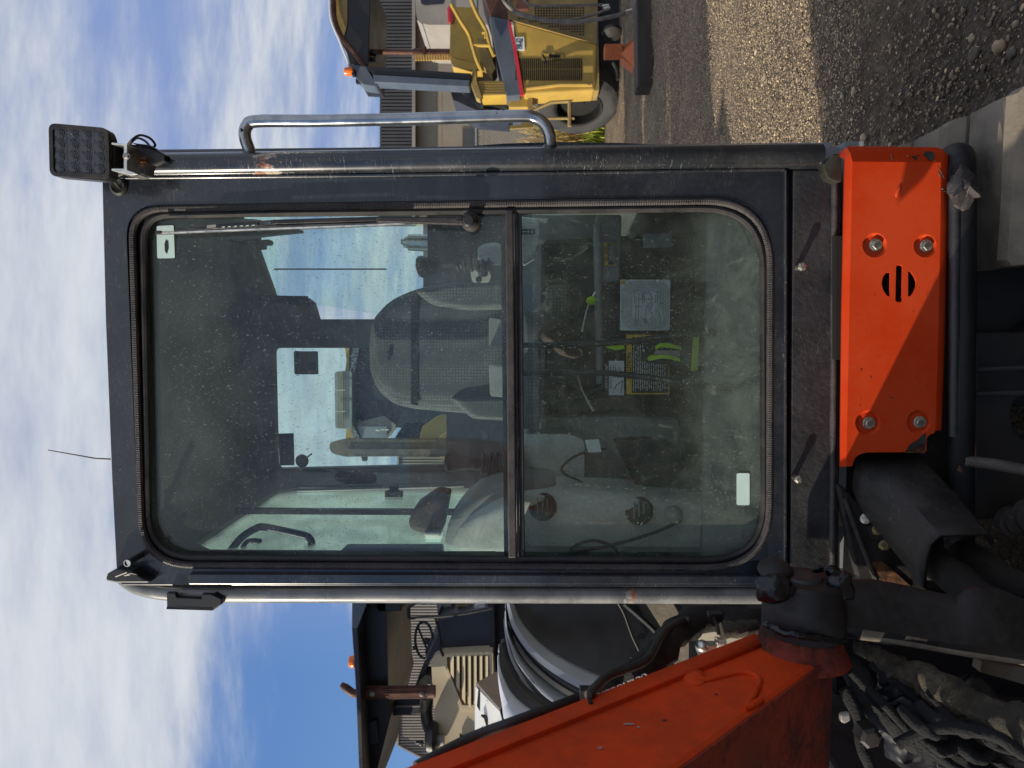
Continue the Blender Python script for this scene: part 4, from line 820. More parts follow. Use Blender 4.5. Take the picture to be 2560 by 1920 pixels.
MB().lathe(m(2520, 1300, 1.52), -EY, [(0, .03), (.02, .03), (.02, .02), (.03, .02)], 20).lathe(m(2570, 1285, 1.5), -EY, [(0, .035), (.02, .035)], 20).build('hose_fitting', 'darksteel', EXC)
b = MB(); pth = [m(2412, 1152, 1.53), m(2480, 1160, 1.51), m(2560, 1175, 1.49), m(2640, 1195, 1.46)]; Pq = resample(spline(pth, 8), 170, False)
b.tube(Pq, .012, 12, rf=lambda i, k: .0105 if i % 3 else .0125).build('corrugated_hose', 'greyhose', EXC, smooth=False)
slabm([(2400, 1100), (2406, 1082), (2440, 1085), (2442, 1150), (2420, 1185), (2396, 1180)], 1.53, .02, 'rusty_plate', 'rust', EXC, .004)
MB().lathe(m(2414, 1102, 1.528), -EY, [(0, .010), (.003, .010), (.004, .005)], 14).build('worn_stud', 'silver', EXC)
# tracks
def track(X0, X1, name_i):
    zt, rad, d0, d1 = .41, .2, .98, 2.75
    zc = zt - rad
    tr = MB().mbox(X0 + .05, X1 - .05, d0, d1, .07, .35).build('crawler_track', 'underside', EXC, smooth=False, bevel=.02)
    per = []; n = 10
    per += [(d0 + (d1 - d0) * i / 22, zt, 0) for i in range(22)]
    per += [(d1 + rad * math.sin(math.pi * i / n), zc + rad * math.cos(math.pi * i / n), math.pi * i / n) for i in range(n)]
    per += [(d1 - (d1 - d0) * i / 22, zt - 2 * rad, math.pi) for i in range(22)]
    per += [(d0 - rad * math.sin(math.pi * i / n), zc - rad * math.cos(math.pi * i / n), math.pi + math.pi * i / n) for i in range(n)]
    Ls = [(p[0], p[1]) for p in per]; L_ = [0]
    for a, c in zip(Ls, Ls[1:] + Ls[:1]): L_.append(L_[-1] + math.dist(a, c))
    pitch = .235; k = int(L_[-1] / pitch); pitch = L_[-1] / k; me = None
    for i in range(k):
        t = (i + .5) * pitch; j = max(a for a in range(len(per)) if L_[a] <= t); w = (t - L_[j]) / (L_[j + 1] - L_[j]); a = per[j]; c = per[(j + 1) % len(per)]
        dd = a[0] + (c[0] - a[0]) * w; z = a[1] + (c[1] - a[1]) * w
        tv = Vector((c[0] - a[0], c[1] - a[1])).normalized(); T = EY * tv.x + EZ * tv.y; Nn = EZ * tv.x - EY * tv.y
        if me is None:
            b = MB(); hw = (X1 - X0) / 2; prof = [(-.113, -.022), (-.113, -.006), (-.1, .006), (-.09, .022), (-.062, .026), (-.05, .012), (.02, .010), (.06, .008), (.095, .004), (.113, -.008), (.113, -.022)]
            rows = []
            for xx in (-hw, -hw + .012, -hw * .4, hw * .4, hw - .012, hw):
                e = .5 if abs(xx) > hw - .001 else 1
                rows.append([Vector((xx, p, h * e if h > 0 else h)) for p, h in prof])
            b.loft(rows, True); kk = len(prof); b.f.append(tuple(range(kk))[::-1]); b.f.append(tuple(5 * kk + i2 for i2 in range(kk)))
            for i2, p in enumerate(b.v): b.v[i2] = p + noise.noise_vector(p * 22) * .0035
            o = b.build('track_shoe', 'mud', None); me = o.data; o.data = me
        else:
            o = bpy.data.objects.new('track_shoe', me); COL.objects.link(o)
        c0 = ml((X0 + X1) / 2, dd, z) - Nn * .0 - parent_origin(tr)
        o.matrix_basis = Matrix(((EX.x, T.x, Nn.x, c0.x), (EX.y, T.y, Nn.y, c0.y), (EX.z, T.z, Nn.z, c0.z), (0, 0, 0, 1))); o.parent = tr
        if i % 7 == 3: o.scale = o.scale
track(.107, .457, 0); track(-1.10, -.78, 1)
# ------------------------------------------------------------------ hose guard and its plate
rows = [[m(2136, 1250, 1.60), m(2134, 1215, 1.59), m(2136, 1180, 1.585), m(2145, 1152, 1.59), m(2166, 1136, 1.595), m(2225, 1133, 1.592), m(2285, 1133, 1.592), m(2296, 1138, 1.60), m(2300, 1150, 1.64)],
        [m(2312, 1470, 1.43), m(2314, 1432, 1.42), m(2317, 1395, 1.405), m(2328, 1362, 1.40), m(2352, 1340, 1.392), m(2412, 1338, 1.39), m(2468, 1338, 1.39), m(2480, 1346, 1.40), m(2482, 1362, 1.43)]]
gr = MB(); allr = []
for i in range(9):
    t = i / 8; allr.append([a.lerp(b_, t) for a, b_ in zip(rows[0], rows[1])])
gr.loft(allr); hg = gr.build('hose_guard', 'darksteel', EXC, solid=.007, sub=0)
MB().tube(spline([m(2335, 1400, 1.5), m(2380, 1440, 1.43), m(2440, 1490, 1.38), m(2560, 1545, 1.3), m(2640, 1580, 1.25)], 8), .032, 16).wrinkle(.006, 20).build('hose_sleeve', 'canvas', EXC)
MB().tube(spline([m(2400, 1380, 1.52), m(2460, 1410, 1.46), m(2520, 1450, 1.42), m(2640, 1500, 1.36)], 8), .03, 16).wrinkle(.006, 20).build('hose_sleeve', 'canvas', EXC)
bp = slabm([(2092, 1210), (2106, 1215), (2150, 1262), (2235, 1350), (2320, 1470), (2420, 1500), (2330, 1530), (2120, 1500), (2142, 1440), (2130, 1395), (2118, 1340), (2102, 1262)], 1.585, .02, 'bracket_plate', 'grease', EXC, .006)
MB().tube(spline([m(2112, 1245, 1.583), m(2150, 1350, 1.583), m(2190, 1450, 1.583)], 6), .006, 8).build('plate_rib', 'darksteel', bp)
for x, y, mt in ((2164, 1296, 'bolt'), (2192, 1324, 'brassbolt'), (2211, 1362, 'brassbolt')): hexbolt(m(x, y, 1.583), -EY + EX * .35 + EZ * .55, .0100, .014, 'bolt', mt, bp)
slabm(rloop([(2170, 1318), (2200, 1300), (2225, 1335), (2200, 1350), (2180, 1348)], 4, 2), 1.581, .01, 'lock_tab', 'darksteel', bp, .002)
slabm(rloop([(2165, 1415), (2200, 1398), (2285, 1472), (2262, 1488), (2225, 1475)], 16, 4), 1.581, .01, 'rusty_recess', 'rust', bp, .004)
MB().plate([m(2087, 1212, 1.612), m(2104, 1262, 1.625), m(2122, 1350, 1.65), m(2130, 1400, 1.665), m(2137, 1436, 1.675), m(2120, 1452, 1.68), m(2084, 1452, 1.68), m(2084, 1300, 1.635)], EY * .006).build('dusty_side_plate', 'beige', EXC, smooth=False)
# the swing post, boom foot and hoses stand half a metre in front of the cab
_m, _mx, _MB, KK = m, mx, MB, .75
def m(x, y, d): return _m(x, y, d * KK)
def mx(x, y, X): return _mx(x, y, X * KK)
class MB(_MB):
    def tube(s, path, r, n=12, closed=False, caps=True, rf=None, flat=None):
        return _MB.tube(s, path, [a * KK for a in r] if isinstance(r, (list, tuple)) else r * KK, n, closed, caps, (lambda i, k: rf(i, k) * KK) if rf else None)
    def lathe(s, c, ax, prof, n=24, hexed=False): return _MB.lathe(s, c, ax, [(a * KK, b * KK) for a, b in prof], n)
    def ell(s, c, a, b, e, n=14, mrings=8, disp=0, ds=8): return _MB.ell(s, c, V(a) * KK, V(b) * KK, V(e) * KK, n, mrings, disp, ds)
    def boxv(s, c, a, b, e): return _MB.boxv(s, c, V(a) * KK, V(b) * KK, V(e) * KK)
    def wrinkle(s, amp, sc, start=0): return _MB.wrinkle(s, amp * KK, sc / KK, start)
# ------------------------------------------------------------------ swing post, pin boss, link arm
LA = 1.30
arm = MB(); top = [(2060, 1490), (2110, 1448), (2180, 1447), (2260, 1462), (2340, 1480), (2392, 1490), (2412, 1470), (2440, 1462), (2480, 1464), (2560, 1498), (2700, 1540)]
bot = [(2060, 1560), (2110, 1590), (2180, 1602), (2260, 1612), (2340, 1626), (2392, 1634), (2412, 1638), (2440, 1643), (2480, 1649), (2560, 1662), (2700, 1690)]
rows = []
for (tx, ty), (bx, by) in zip(top, bot):
    h = by - ty
    rows.append([m(tx, ty, LA + .15), m(tx, ty, LA + .085), m(tx, ty + h * .06, LA + .066), m(tx * .75 + bx * .25, ty + h * .25, LA + .045), m((tx + bx) / 2, ty + h * .55, LA + .02), m(bx, ty + h * .84, LA + .001), m(bx, by - h * .05, LA + .004), m(bx, by, LA + .016), m(bx, by + 4, LA + .07)])
arm.loft(rows); link = arm.build('swing_post', 'grease', EXC)
MB().tube(spline([m(2148, 1588, LA + .012), m(2250, 1601, LA + .011), m(2400, 1628, LA + .011), m(2560, 1652, LA + .011), m(2700, 1680, LA + .01)], 6), .0085, 12).build('pale_rim', 'mud', link)  # paler raised rim along the lower edge of the arm
bc = m(2010, 1500, 1.33)
boss = MB().lathe(m(2012, 1446, 1.335), -EX, [(0, .064), (.005, .069), (.038, .070), (.046, .073), (.056, .0755), (.10, .0755), (.104, .070)], 44).build('pin_boss', 'grease', EXC)
MB().lathe(m(2010, 1446, 1.335), -EX, [(-.005, .030), (-.001, .034), (.006, .036)], 28).build('pin_end', 'darksteel', boss)
MB().ell(m(1938, 1424, 1.36), EX * .02, EY * .04, EZ * .032, 16, 10).build('stop_lug', 'grease', boss)
for c, s, sd in (((1932, 1472), .030, 1.272), ((1950, 1468), .022, 1.27), ((1962, 1474), .016, 1.27), ((2102, 1462), .026, 1.30), ((2110, 1478), .018, 1.30), ((2080, 1430), .014, 1.33), ((2045, 1424), .010, 1.335), ((2094, 1440), .014, 1.32)):
    MB().ell(m(*c, sd), EX * s * .9, EY * s * .6, EZ * s, 18, 12, .35, 60).wrinkle(.004, 90).build('grease_lump', 'lump', boss)
MB().tube(spline([m(1915, 1560, 1.30), m(1950, 1578, 1.265), m(2010, 1590, 1.25), m(2070, 1598, 1.265), m(2110, 1602, 1.29)], 8), .007, 8).wrinkle(.003, 60).build('grease_bead', 'lump', boss)
# orange collar and boom
co_ = MB().lathe(m(2006, 1446, 1.335), -EX, [(.10, .071), (.112, .074), (.130, .079), (.150, .090), (.152, .06)], 44).build('boom_collar', 'boomdirtshade', EXC)
XB = -.615
def bx(x, y, X=XB): return mx(x, y, X)
T0, T1, B0, B1 = bx(1892, 1597), bx(1060, 1925), bx(2078, 1640), bx(1690, 1925)
dT = (T1 - T0); dB = (B1 - B0); T2 = T0 + dT * 1.9; B2 = B0 + dB * 1.0 + dT * .9
Wd = -EX * .20
bm_ = MB()
sec = []
for t in (0, .5, 1, 1.4, 1.9):
    a = T0 + dT * t; c = B0 + dB * min(t, 1) + dT * max(0, t - 1)
    sec.append([a, c, c + Wd, a + Wd])
bm_.loft(sec, True); bm_.f += [(3, 2, 1, 0), tuple(16 + i for i in range(4))]
boom = bm_.build('boom', 'boom', EXC, smooth=False, bevel=.008)
# lower face: grease plus painted shade; flange strip along the top edge
e = (B0 - T0).normalized()
MB().loft([[T0 + dT * t + EX * .004 + e * -.004, T0 + dT * t + EX * .004 + e * .020, T0 + dT * t + EX * -.01 + e * .020] for t in (0, .5, 1, 1.5)]).build('boom_flange', 'boom', boom, solid=.006)
nb = dB.cross(Wd).normalized(); nb = nb if nb.z < 0 else -nb
MB().plate([B0 + nb * .003, B0 + dB * .5 + nb * .003, B1 + nb * .003, B1 + Wd + nb * .003, B0 + dB * .5 + Wd + nb * .003, B0 + Wd + nb * .003], nb * -.0025).build('underside_grease_shade', 'boomdirtshade', boom, smooth=False)
def wb(pts, r): MB().tube(spline([bx(x, y, XB + .002) for x, y in pts], 8), r, 10).wrinkle(.0015, 60).build('weld_bead', 'boom', boom)
wb([(1712, 1692), (1740, 1690), (1760, 1700), (1800, 1692), (1840, 1683), (1870, 1682), (1895, 1694), (1896, 1718), (1880, 1745), (1868, 1770), (1890, 1758)], .0048)
wb([(1860, 1772), (1885, 1760), (1905, 1748)], .005)
MB().ell(bx(1732, 1690, XB), EX * .008, EY * .035, EZ * .022, 14, 8).build('weld_patch', 'boom', boom)
for x, y, sx_, sz_, mt in ((1575, 1810, 9, 1.6, 'corr'), (1597, 1818, 3, 1.2, 'corr'), (1500, 1870, 5, 1.5, 'corr'), (1660, 1800, 4, 1.4, 'oliverubber'), (1790, 1735, 3, 1, 'oliverubber')):
    MB().ell(bx(x, y, XB + .0015), EX * .0012, EY * sz_ * .0012, EZ * -sx_ * .0009, 10, 6, .5, 300).build('paint_scratch', mt, boom, smooth=False)
# hoses along the boom
def hose(pts, r, name, mat, wr=0, n=12, **k):
    b = MB().tube(spline(pts, 8), r, n, **k)
    if wr: b.wrinkle(wr, 22)
    return b.build(name, mat, EXC)
hose([bx(1040, 1918, -.66), bx(1180, 1845, -.65), bx(1300, 1800, -.63), bx(1440, 1748, -.63), bx(1475, 1730, -.64)], .0092, 'boom_hose', 'hose')
hose([bx(1440, 1768, -.66), bx(1490, 1740, -.66), bx(1560, 1710, -.68), bx(1620, 1690, -.68)], .0165, 'boom_hose', 'hose')
hose([bx(1470, 1738, -.60), bx(1520, 1690, -.60), bx(1590, 1664, -.60), bx(1625, 1640, -.60), bx(1660, 1580, -.62), bx(1705, 1552, -.63), bx(1722, 1550, -.63)], .0075, 'boom_cable', 'hose')
hose([bx(1560, 1712, -.66), bx(1605, 1680, -.66), bx(1650, 1630, -.66), bx(1690, 1580, -.66), bx(1740, 1552, -.67), bx(1800, 1545, -.68), bx(1860, 1558, -.68), bx(1925, 1548, -.70)], .030, 'hose_sleeve', 'canvas', .009, 18)
hose([bx(1800, 1575, -.62), bx(1840, 1572, -.62), bx(1890, 1570, -.63)], .016, 'hose_sleeve', 'canvasdust', .006)
for (x, y) in ((1787, 1540), (1471, 1732)):
    MB().boxv(bx(x, y, -.61), EX * .008, EY * .010, EZ * .014).tube([bx(x - 2, y + 6, -.61), bx(x + 6, y + 26, -.605), bx(x + 10, y + 46, -.62)], .004, 8).build('cable_tie', 'blackplastic', EXC)
text('DS SUCCESS', bx(1563, 1714, -.630) + EX * 0, .0165, 'ink', EXC, 'hose_print', rz=R(90) - AL, ry=0).rotation_euler = (Matrix((Vector(bx(1520, 1732, -.63) - bx(1600, 1697, -.63)).normalized(), (Vector(bx(1520, 1732, -.63) - bx(1600, 1697, -.63)).normalized()).cross(-EX).normalized() * -1, EX)).transposed()).to_euler()
b = MB().boxv(bx(1270, 1838, -.66), (T1 - T0).normalized() * .028, EX * .02, e * .012).build('hose_clamp', 'boom', boom, smooth=False, bevel=.003)
MB().tube([bx(1238, 1842, -.655), bx(1282, 1815, -.655)], .009, 12).build('clamp_pin', 'greyhose', boom)
b = MB().ell(bx(1755, 1615, -.66), EX * .012, EY * .016, EZ * .014).boxv(bx(1770, 1620, -.67), EX * .01, EY * .012, EZ * .022)
b.build('hose_fitting', 'silver', EXC)
sprg = MB(); a0 = bx(1790, 1605, -.65); a1 = bx(1815, 1608, -.65)
sprg.tube([a0.lerp(a1, i / 70) + (EX * math.cos(i * .6) + EY * math.sin(i * .6)) * .007 for i in range(71)], .0016, 6).build('return_spring', 'silver', EXC)
slabm([(1750, 1580), (1920, 1570), (1920, 1680), (1750, 1680)], 2.33, .02, 'dusty_side_plate', 'beige', EXC)
slabm([(1612, 1505), (1680, 1505), (1712, 1560), (1722, 1600), (1722, 1690), (1690, 1690), (1695, 1600), (1660, 1580)], 2.53, .03, 'dusty_side_plate', 'mud', EXC)
# ------------------------------------------------------------------ tangle of sleeves and bags below the post
hose([m(2140, 1618, 1.36), m(2200, 1642, 1.34), m(2250, 1676, 1.32), m(2330, 1712, 1.29), m(2420, 1768, 1.26), m(2500, 1800, 1.22), m(2620, 1850, 1.15)], .040, 'dusty_sleeve', 'canvasdust', .016, 22, rf=lambda i, k: .015 + .018 * min(1, i / (k * .7)))
hose([m(2100, 1650, 1.33), m(2140, 1690, 1.31), m(2180, 1760, 1.3), m(2270, 1830, 1.28), m(2400, 1900, 1.25), m(2500, 1960, 1.2)], .023, 'hose_sleeve', 'darkcanvas', .010)
for pts, r_ in (([(2125, 1680, 1.30), (2190, 1740, 1.28), (2300, 1850, 1.25), (2440, 1960, 1.2)], .009), ([(2180, 1660, 1.33), (2290, 1745, 1.3), (2420, 1850, 1.27), (2560, 1950, 1.22)], .008), ([(2110, 1720, 1.30), (2150, 1800, 1.28), (2160, 1880, 1.27), (2200, 1960, 1.26)], .012), ([(2320, 1730, 1.27), (2420, 1830, 1.22), (2540, 1880, 1.18), (2640, 1900, 1.15)], .007), ([(2240, 1860, 1.22), (2340, 1820, 1.2), (2480, 1840, 1.17), (2620, 1930, 1.15)], .010)):
    hose([m(*p_) for p_ in pts], r_, 'hydraulic_hose', 'darkcanvas', .004)
for i, (x, y) in enumerate(((2300, 1800), (2340, 1780), (2385, 1800), (2330, 1850), (2420, 1870), (2465, 1830))):
    a_ = i * .7; hose([m(x - 40, y - 26, 1.24), m(x - 10, y + 10 * math.sin(a_), 1.21), m(x + 30, y + 30, 1.2), m(x + 60, y + 22 + 12 * math.cos(a_), 1.22)], .010, 'cover_fold', 'darkcanvas', .007, 12)
for i, (x, y, s) in enumerate(((2280, 1770, .07), (2360, 1790, .075), (2330, 1850, .07), (2440, 1840, .08), (2430, 1900, .09), (2250, 1720, .05))):
    MB().ell(m(x, y, 1.33), EX * s, EY * s * .5, EZ * s * 1.1, 40, 26, .5, 14).wrinkle(.012, 30).build('crumpled_cover', 'blackbag', EXC)
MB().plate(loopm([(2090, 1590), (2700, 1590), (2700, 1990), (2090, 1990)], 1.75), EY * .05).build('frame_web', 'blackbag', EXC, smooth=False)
slabm([(2455, 1655), (2560, 1670), (2640, 1690), (2620, 1730), (2550, 1708), (2450, 1680)], 1.42, .02, 'dusty_side_plate', 'mud', EXC)
MB().lathe(m(2158, 1822, 1.26), -EY, [(0, .02), (.03, .02), (.035, .014)], 6).build('bolt', 'darksteel', EXC, smooth=False)
slabm([(2103, 1785), (2126, 1782), (2128, 1803), (2112, 1812), (2102, 1806)], 1.24, .008, 'white_clip', 'corr', EXC, .003)
m, mx, MB = _m, _mx, _MB
MB().mbox(-.80, -.70, .98, 1.50, .28, .91).build('shade_box', 'grease', EXC, smooth=False, bevel=.008)  # unseen box added behind the boom to shade the skirt and track
# ------------------------------------------------------------------ engine hood left of the cab: rounded grey covers
def curve(pts): return spline([m(*p) for p in pts], 7)
A = curve([(1277, 1500, 2.10), (1300, 1558, 2.08), (1352, 1618, 2.05), (1430, 1668, 2.0), (1540, 1716, 1.93), (1640, 1752, 1.86)])
Bc = curve([(1268, 1500, 2.10), (1282, 1566, 2.06), (1330, 1636, 2.03), (1405, 1694, 1.98), (1505, 1746, 1.91), (1600, 1790, 1.84)])
C = curve([(1265, 1502, 2.13), (1272, 1572, 2.09), (1310, 1650, 2.06), (1380, 1716, 2.0), (1470, 1770, 1.93), (1560, 1815, 1.86)])
Dc = curve([(1264, 1530, 2.12), (1270, 1590, 2.07), (1292, 1652, 2.03), (1355, 1735, 1.98), (1440, 1790, 1.91), (1520, 1835, 1.85)])
E = curve([(1260, 1560, 2.14), (1266, 1610, 2.08), (1283, 1670, 2.03), (1330, 1742, 1.98), (1395, 1792, 1.92), (1470, 1840, 1.86)])
hood = MB().loft([[p + EY * .02 for p in A], A, [(a + b_) / 2 - EY * .012 for a, b_ in zip(A, Bc)], Bc, [p + EY * .02 for p in Bc]]).build('engine_hood', 'lilac', EXC, solid=.006)
MB().loft([[p + EY * .02 for p in Bc], [p + EY * .01 for p in C]]).build('hood_seam', 'darkglossy', hood, solid=.004)
MB().loft([C, [(a + b_) / 2 - EY * .012 for a, b_ in zip(C, Dc)], Dc]).build('hood_band', 'lilac', hood, solid=.006)
MB().loft([[p + EY * .02 for p in Dc], [p + EY * .02 for p in E]]).build('hood_recess', 'navy', hood, solid=.004)
G1 = curve([(1249, 1610, 2.06), (1250, 1665, 2.0), (1275, 1725, 1.96), (1320, 1768, 1.93), (1370, 1792, 1.9), (1440, 1830, 1.86)])
G0 = curve([(1256, 1608, 2.07), (1262, 1650, 2.02), (1290, 1708, 1.98), (1340, 1756, 1.94), (1395, 1788, 1.9), (1460, 1826, 1.86)])
MB().loft([[p + EY * .03 for p in G0], G0, G1]).build('hood_molding', 'rubber', hood, solid=.012)
G2 = curve([(1246, 1640, 2.03), (1248, 1700, 1.99), (1256, 1760, 1.95), (1262, 1800, 1.93), (1280, 1830, 1.91), (1330, 1860, 1.88)])
MB().loft([G1, [(a + b_) / 2 - EY * .01 for a, b_ in zip(G1, G2)], G2]).build('hood_side', 'lilaclight', hood, solid=.006)
dk = slabm([(1283, 1490), (1284, 1512), (1306, 1560), (1356, 1618), (1434, 1668), (1545, 1716), (1640, 1755), (1800, 1720), (1820, 1490)], 2.16, .02, 'hood_panel', 'darkglossy', hood)
MB().tube(curve([(1545, 1508, 2.14), (1560, 1535, 2.14), (1580, 1590, 2.14), (1598, 1630, 2.14), (1592, 1642, 2.14), (1575, 1642, 2.14)]), .0035, 8).build('panel_seam', 'rubber', dk)
MB().tube(curve([(1560, 1508, 2.14), (1640, 1580, 2.13), (1680, 1640, 2.13)]), .008, 8).build('panel_edge', 'darkglossy', dk)
MB().mbox(-1.05, -.60, 2.25, 2.95, .5, 1.2).build('hood_body', 'darkglossy', EXC, smooth=False, bevel=.06)
# ------------------------------------------------------------------ yellow grader-like machine, right
Y0 = 11.4
GRD = root('road_grader', q(1450, 120, Y0 + 1) * 1, 'yellow road machine with number plate PA-62 and black canopy, right of the cab', 'road machine')
GRD.location.z = 0
def sq(pts, Y, th, name, mat, par=GRD, bev=.01, **k): return slabq(pts, Y, th, name, mat, par, bev, **k)
bd = sq([(1283, 52), (1297, 140), (1310, 236), (1486, 226), (1490, 205), (1493, 110)], Y0, .45, 'side_panel', 'yellow', bev=.03)
sq([(1222, 38), (1270, 48), (1287, 140), (1301, 238), (1266, 241), (1242, 140)], Y0 - .01, 1.3, 'hood_band', 'slate', bev=.02)
sq([(1269, 50), (1276, 51), (1291, 120), (1310, 238), (1301, 238), (1283, 122)], Y0 - .03, .05, 'red_stripe', 'red', bev=0)
rear = MB().plate([q(1270, -60, Y0 + .5), q(1270, 48, Y0 - .02), q(1492, 110, Y0 - .02), q(1497, -60, Y0 + .6)], Vector((0, .06, 0))).build('rear_grille', 'yellowdirty', GRD, smooth=False, bevel=.01)
sq([(1200, -40), (1225, 38), (1271, 48), (1271, -40)], Y0 + .1, .9, 'rear_cowl', 'rustpipe')
b = MB(); bt_ = Vector((q(1492, 110, Y0) - q(1497, -60, Y0 + .6)).normalized())
def on_rear(x, y): t = (y + 60) / 108; return q(x, y, Y0 + .5 - .52 * max(0, min(1.4, t)) - .012)
for i in range(26):
    for j in range(14):
        x = 1290 + i * 7; y = 20 + j * 6.6
        if y > 46 + (x - 1270) * .255 - 6 or (x > 1463) or (y < 40 and x < 1336): continue
        b.boxv(on_rear(x, y), (.0, 0, .0155), (.012, 0, 0), (0, .006, 0))
rg_ = b.build('perforation', 'vent', rear, smooth=False); rg_['kind'] = 'stuff'
b = MB()
for i in range(33):
    x = 1290 + i * 5.1; ya = 146 if x < 1352 or x > 1368 else 152
    for yy in ((ya, 172), (174, 201)): b.boxv(q(x, (yy[0] + yy[1]) / 2, Y0 - .004), (0, 0, .0085), ((yy[1] - yy[0]) / 2 / F * Y0, 0, 0), (0, .008, 0))
vs_ = b.build('vent_slot', 'vent', bd, smooth=False); vs_['kind'] = 'stuff'
MB().plate(loopq(rloop([(1352, 131), (1410, 131), (1412, 148), (1354, 150)], 4, 3), Y0 - .012), Vector((0, .02, 0)), [loopq(rloop([(1355, 134), (1407, 134), (1409, 145), (1357, 147)], 3, 3), Y0 - .012)]).build('latch_frame', 'yellowdirty', bd, smooth=False)
sq([(1372, 136), (1400, 137), (1400, 143), (1372, 144)], Y0 - .01, .012, 'latch_recess', 'vent', bd, 0)
MB().tube([q(1358, 138, Y0 - .03), q(1364, 150, Y0 - .05), q(1366, 158, Y0 - .05)], .014, 6).build('latch_handle', 'vent', bd)
nf = sq(rloop([(1284, 93), (1310, 92), (1312, 126), (1287, 127)], 2, 2), Y0 - .02, .012, 'number_plate', 'label', bd, 0)
text('PA-62', q(1299, 109.5, Y0 - .024), .15, 'inkblack', nf, rz=0, ry=R(3), sx=.44, th=.002)
sq([(1486, 112), (1496, 111), (1498, 226), (1486, 228)], Y0 + .03, .4, 'lower_edge', 'yellowdirty', bd)
MB().tube([q(1315, 222, Y0 - .02), q(1400, 212, Y0 - .02), q(1480, 212, Y0 - .02)], .03, 8).build('body_crease', 'yellow', bd)
# engine deck, rails
sq([(1126, 20), (1140, 16), (1182, 18), (1215, 75), (1238, 140), (1222, 170), (1190, 162), (1124, 140)], Y0 + .25, .8, 'deck_box', 'yellow')
sq([(1126, 56), (1133, 56), (1133, 20), (1122, 20)], Y0 + .2, .1, 'tail_lamp', 'red')
sq([(1124, 142), (1190, 160), (1205, 172), (1175, 175), (1130, 160)], Y0 + .15, .5, 'deck_ledge', 'yellow')
sq([(1182, 170), (1192, 172), (1192, 200), (1205, 240), (1200, 250), (1190, 245), (1176, 205)], Y0 - .05, .15, 'step_frame', 'yellowdirty')
st_ = sq([(1192, 202), (1260, 202), (1268, 238), (1204, 240)], Y0, .7, 'step_box', 'yellow')
for i in range(5): sq([(1198, 207 + i * 6.5), (1262, 207 + i * 6.5), (1262, 210 + i * 6.5), (1199, 210 + i * 6.5)], Y0 - .015, .015, 'step_slat', 'yellowdirty', st_, 0)
for pts in ([(1171, -20), (1190, 30), (1208, 62), (1217, 82), (1224, 112), (1235, 140)], [(1128, 10), (1150, 50), (1172, 85), (1180, 110), (1192, 150), (1206, 180)]):
    MB().tube(spline([q(x, y, Y0 - .2) for x, y in pts], 4), .03, 8).build('rail', 'yellow', GRD)
MB().tube([q(1184, 113, Y0 - .2), q(1228, 114, Y0 - .2)], .028, 8).tube([q(1205, 82, Y0 - .2), q(1214, 82, Y0 - .2), q(1214, 96, Y0 - .2)], .025, 8).build('rail_brace', 'yellow', GRD)
sq([(1194, 95), (1208, 95), (1240, 170), (1230, 185), (1200, 150)], Y0 + .1, .3, 'deck_panel', 'yellowdirty')
# post, canopy
pst = MB().plate(loopq([(918, 166), (1178, 183), (1178, 200), (932, 186)], Y0 - .1), Vector((0, .25, 0))).build('canopy_post', 'blackpaint', GRD, smooth=False, bevel=.01)
MB().plate(loopq([(932, 186), (1175, 200), (1172, 217), (936, 205)], Y0 - .12), Vector((0, .25, 0))).build('lit_post_face', 'slate', pst, smooth=False, bevel=.01)  # front-lit side of the black post, painted slate blue
cn = MB().plate(loopq([(828, -60), (828, 6), (832, 60), (848, 100), (866, 130), (874, 162), (920, 164), (924, 60), (926, -60)], Y0 + .1), Vector((0, 1.3, 0))).build('canopy', 'blackpaint', GRD, smooth=False, bevel=.02)
sq([(838, -50), (868, -50), (868, 60), (860, 90), (842, 60)], Y0 + .08, .02, 'canopy_lining', 'yellowdirty', cn, 0)
sq([(872, 160), (915, 166), (943, 212), (938, 216), (906, 211), (890, 195)], Y0 - .05, .3, 'canopy_bracket', 'slate', cn)
MB().tube(spline([q(836, -60, Y0), q(834, 30, Y0), q(850, 85, Y0), q(880, 125, Y0), q(905, 160, Y0), q(938, 210, Y0)], 6), .04, 10).build('canopy_tube', 'rustpipe', cn)
MB().tube(spline([q(825, -60, Y0 - .05), q(826, 40, Y0 - .05), q(850, 105, Y0 - .05), q(868, 150, Y0 - .05), q(875, 182, Y0 - .05)], 6), .016, 6).build('canopy_cable', 'whitetrim', cn)
MB().lathe(q(880, 179, Y0 - .1), EZ, [(-.02, .06), (.02, .07), (.11, .06), (.125, .03)], 18).build('beacon', 'amber', cn)
MB().boxv(q(884, 182, Y0 - .1), (.05, 0, 0), (0, .05, 0), (0, 0, .02)).boxv(q(897, 204, Y0), (.03, 0, 0), (0, .04, 0), (0, 0, .04)).build('beacon_base', 'blackpaint', cn, smooth=False)
MB().tube([q(922, 131, Y0 + .3), q(942, 134, Y0 + .3)], .05, 10).tube([q(922, 149, Y0 + .3), q(940, 149, Y0 + .3)], .04, 10).build('work_lamp', 'blackpaint', cn)
ex = MB().tube(spline([q(926, 142, Y0 + .5), q(930, 131, Y0 + .5), q(948, 130, Y0 + .5), q(1036, 131, Y0 + .5)], 6), .042, 14).build('exhaust_pipe', 'rustpipe', GRD)
gd = MB().tube([q(1034, 135, Y0 + .5), q(1128, 136, Y0 + .5)], .085, 16).build('exhaust_guard', 'rustpipe', ex)
b = MB()
for i in range(14): b.boxv(q(1040 + i * 6.6, 144, Y0 + .36), (.045, 0, 0), (0, .02, 0), (0, 0, .012))
b.build('guard_slat', 'yellow', ex, smooth=False)
MB().tube([q(1062, 118, Y0 + .4), q(1062, 140, Y0 + .36)], .03, 8).build('pipe_clamp', 'rustpipe', ex)
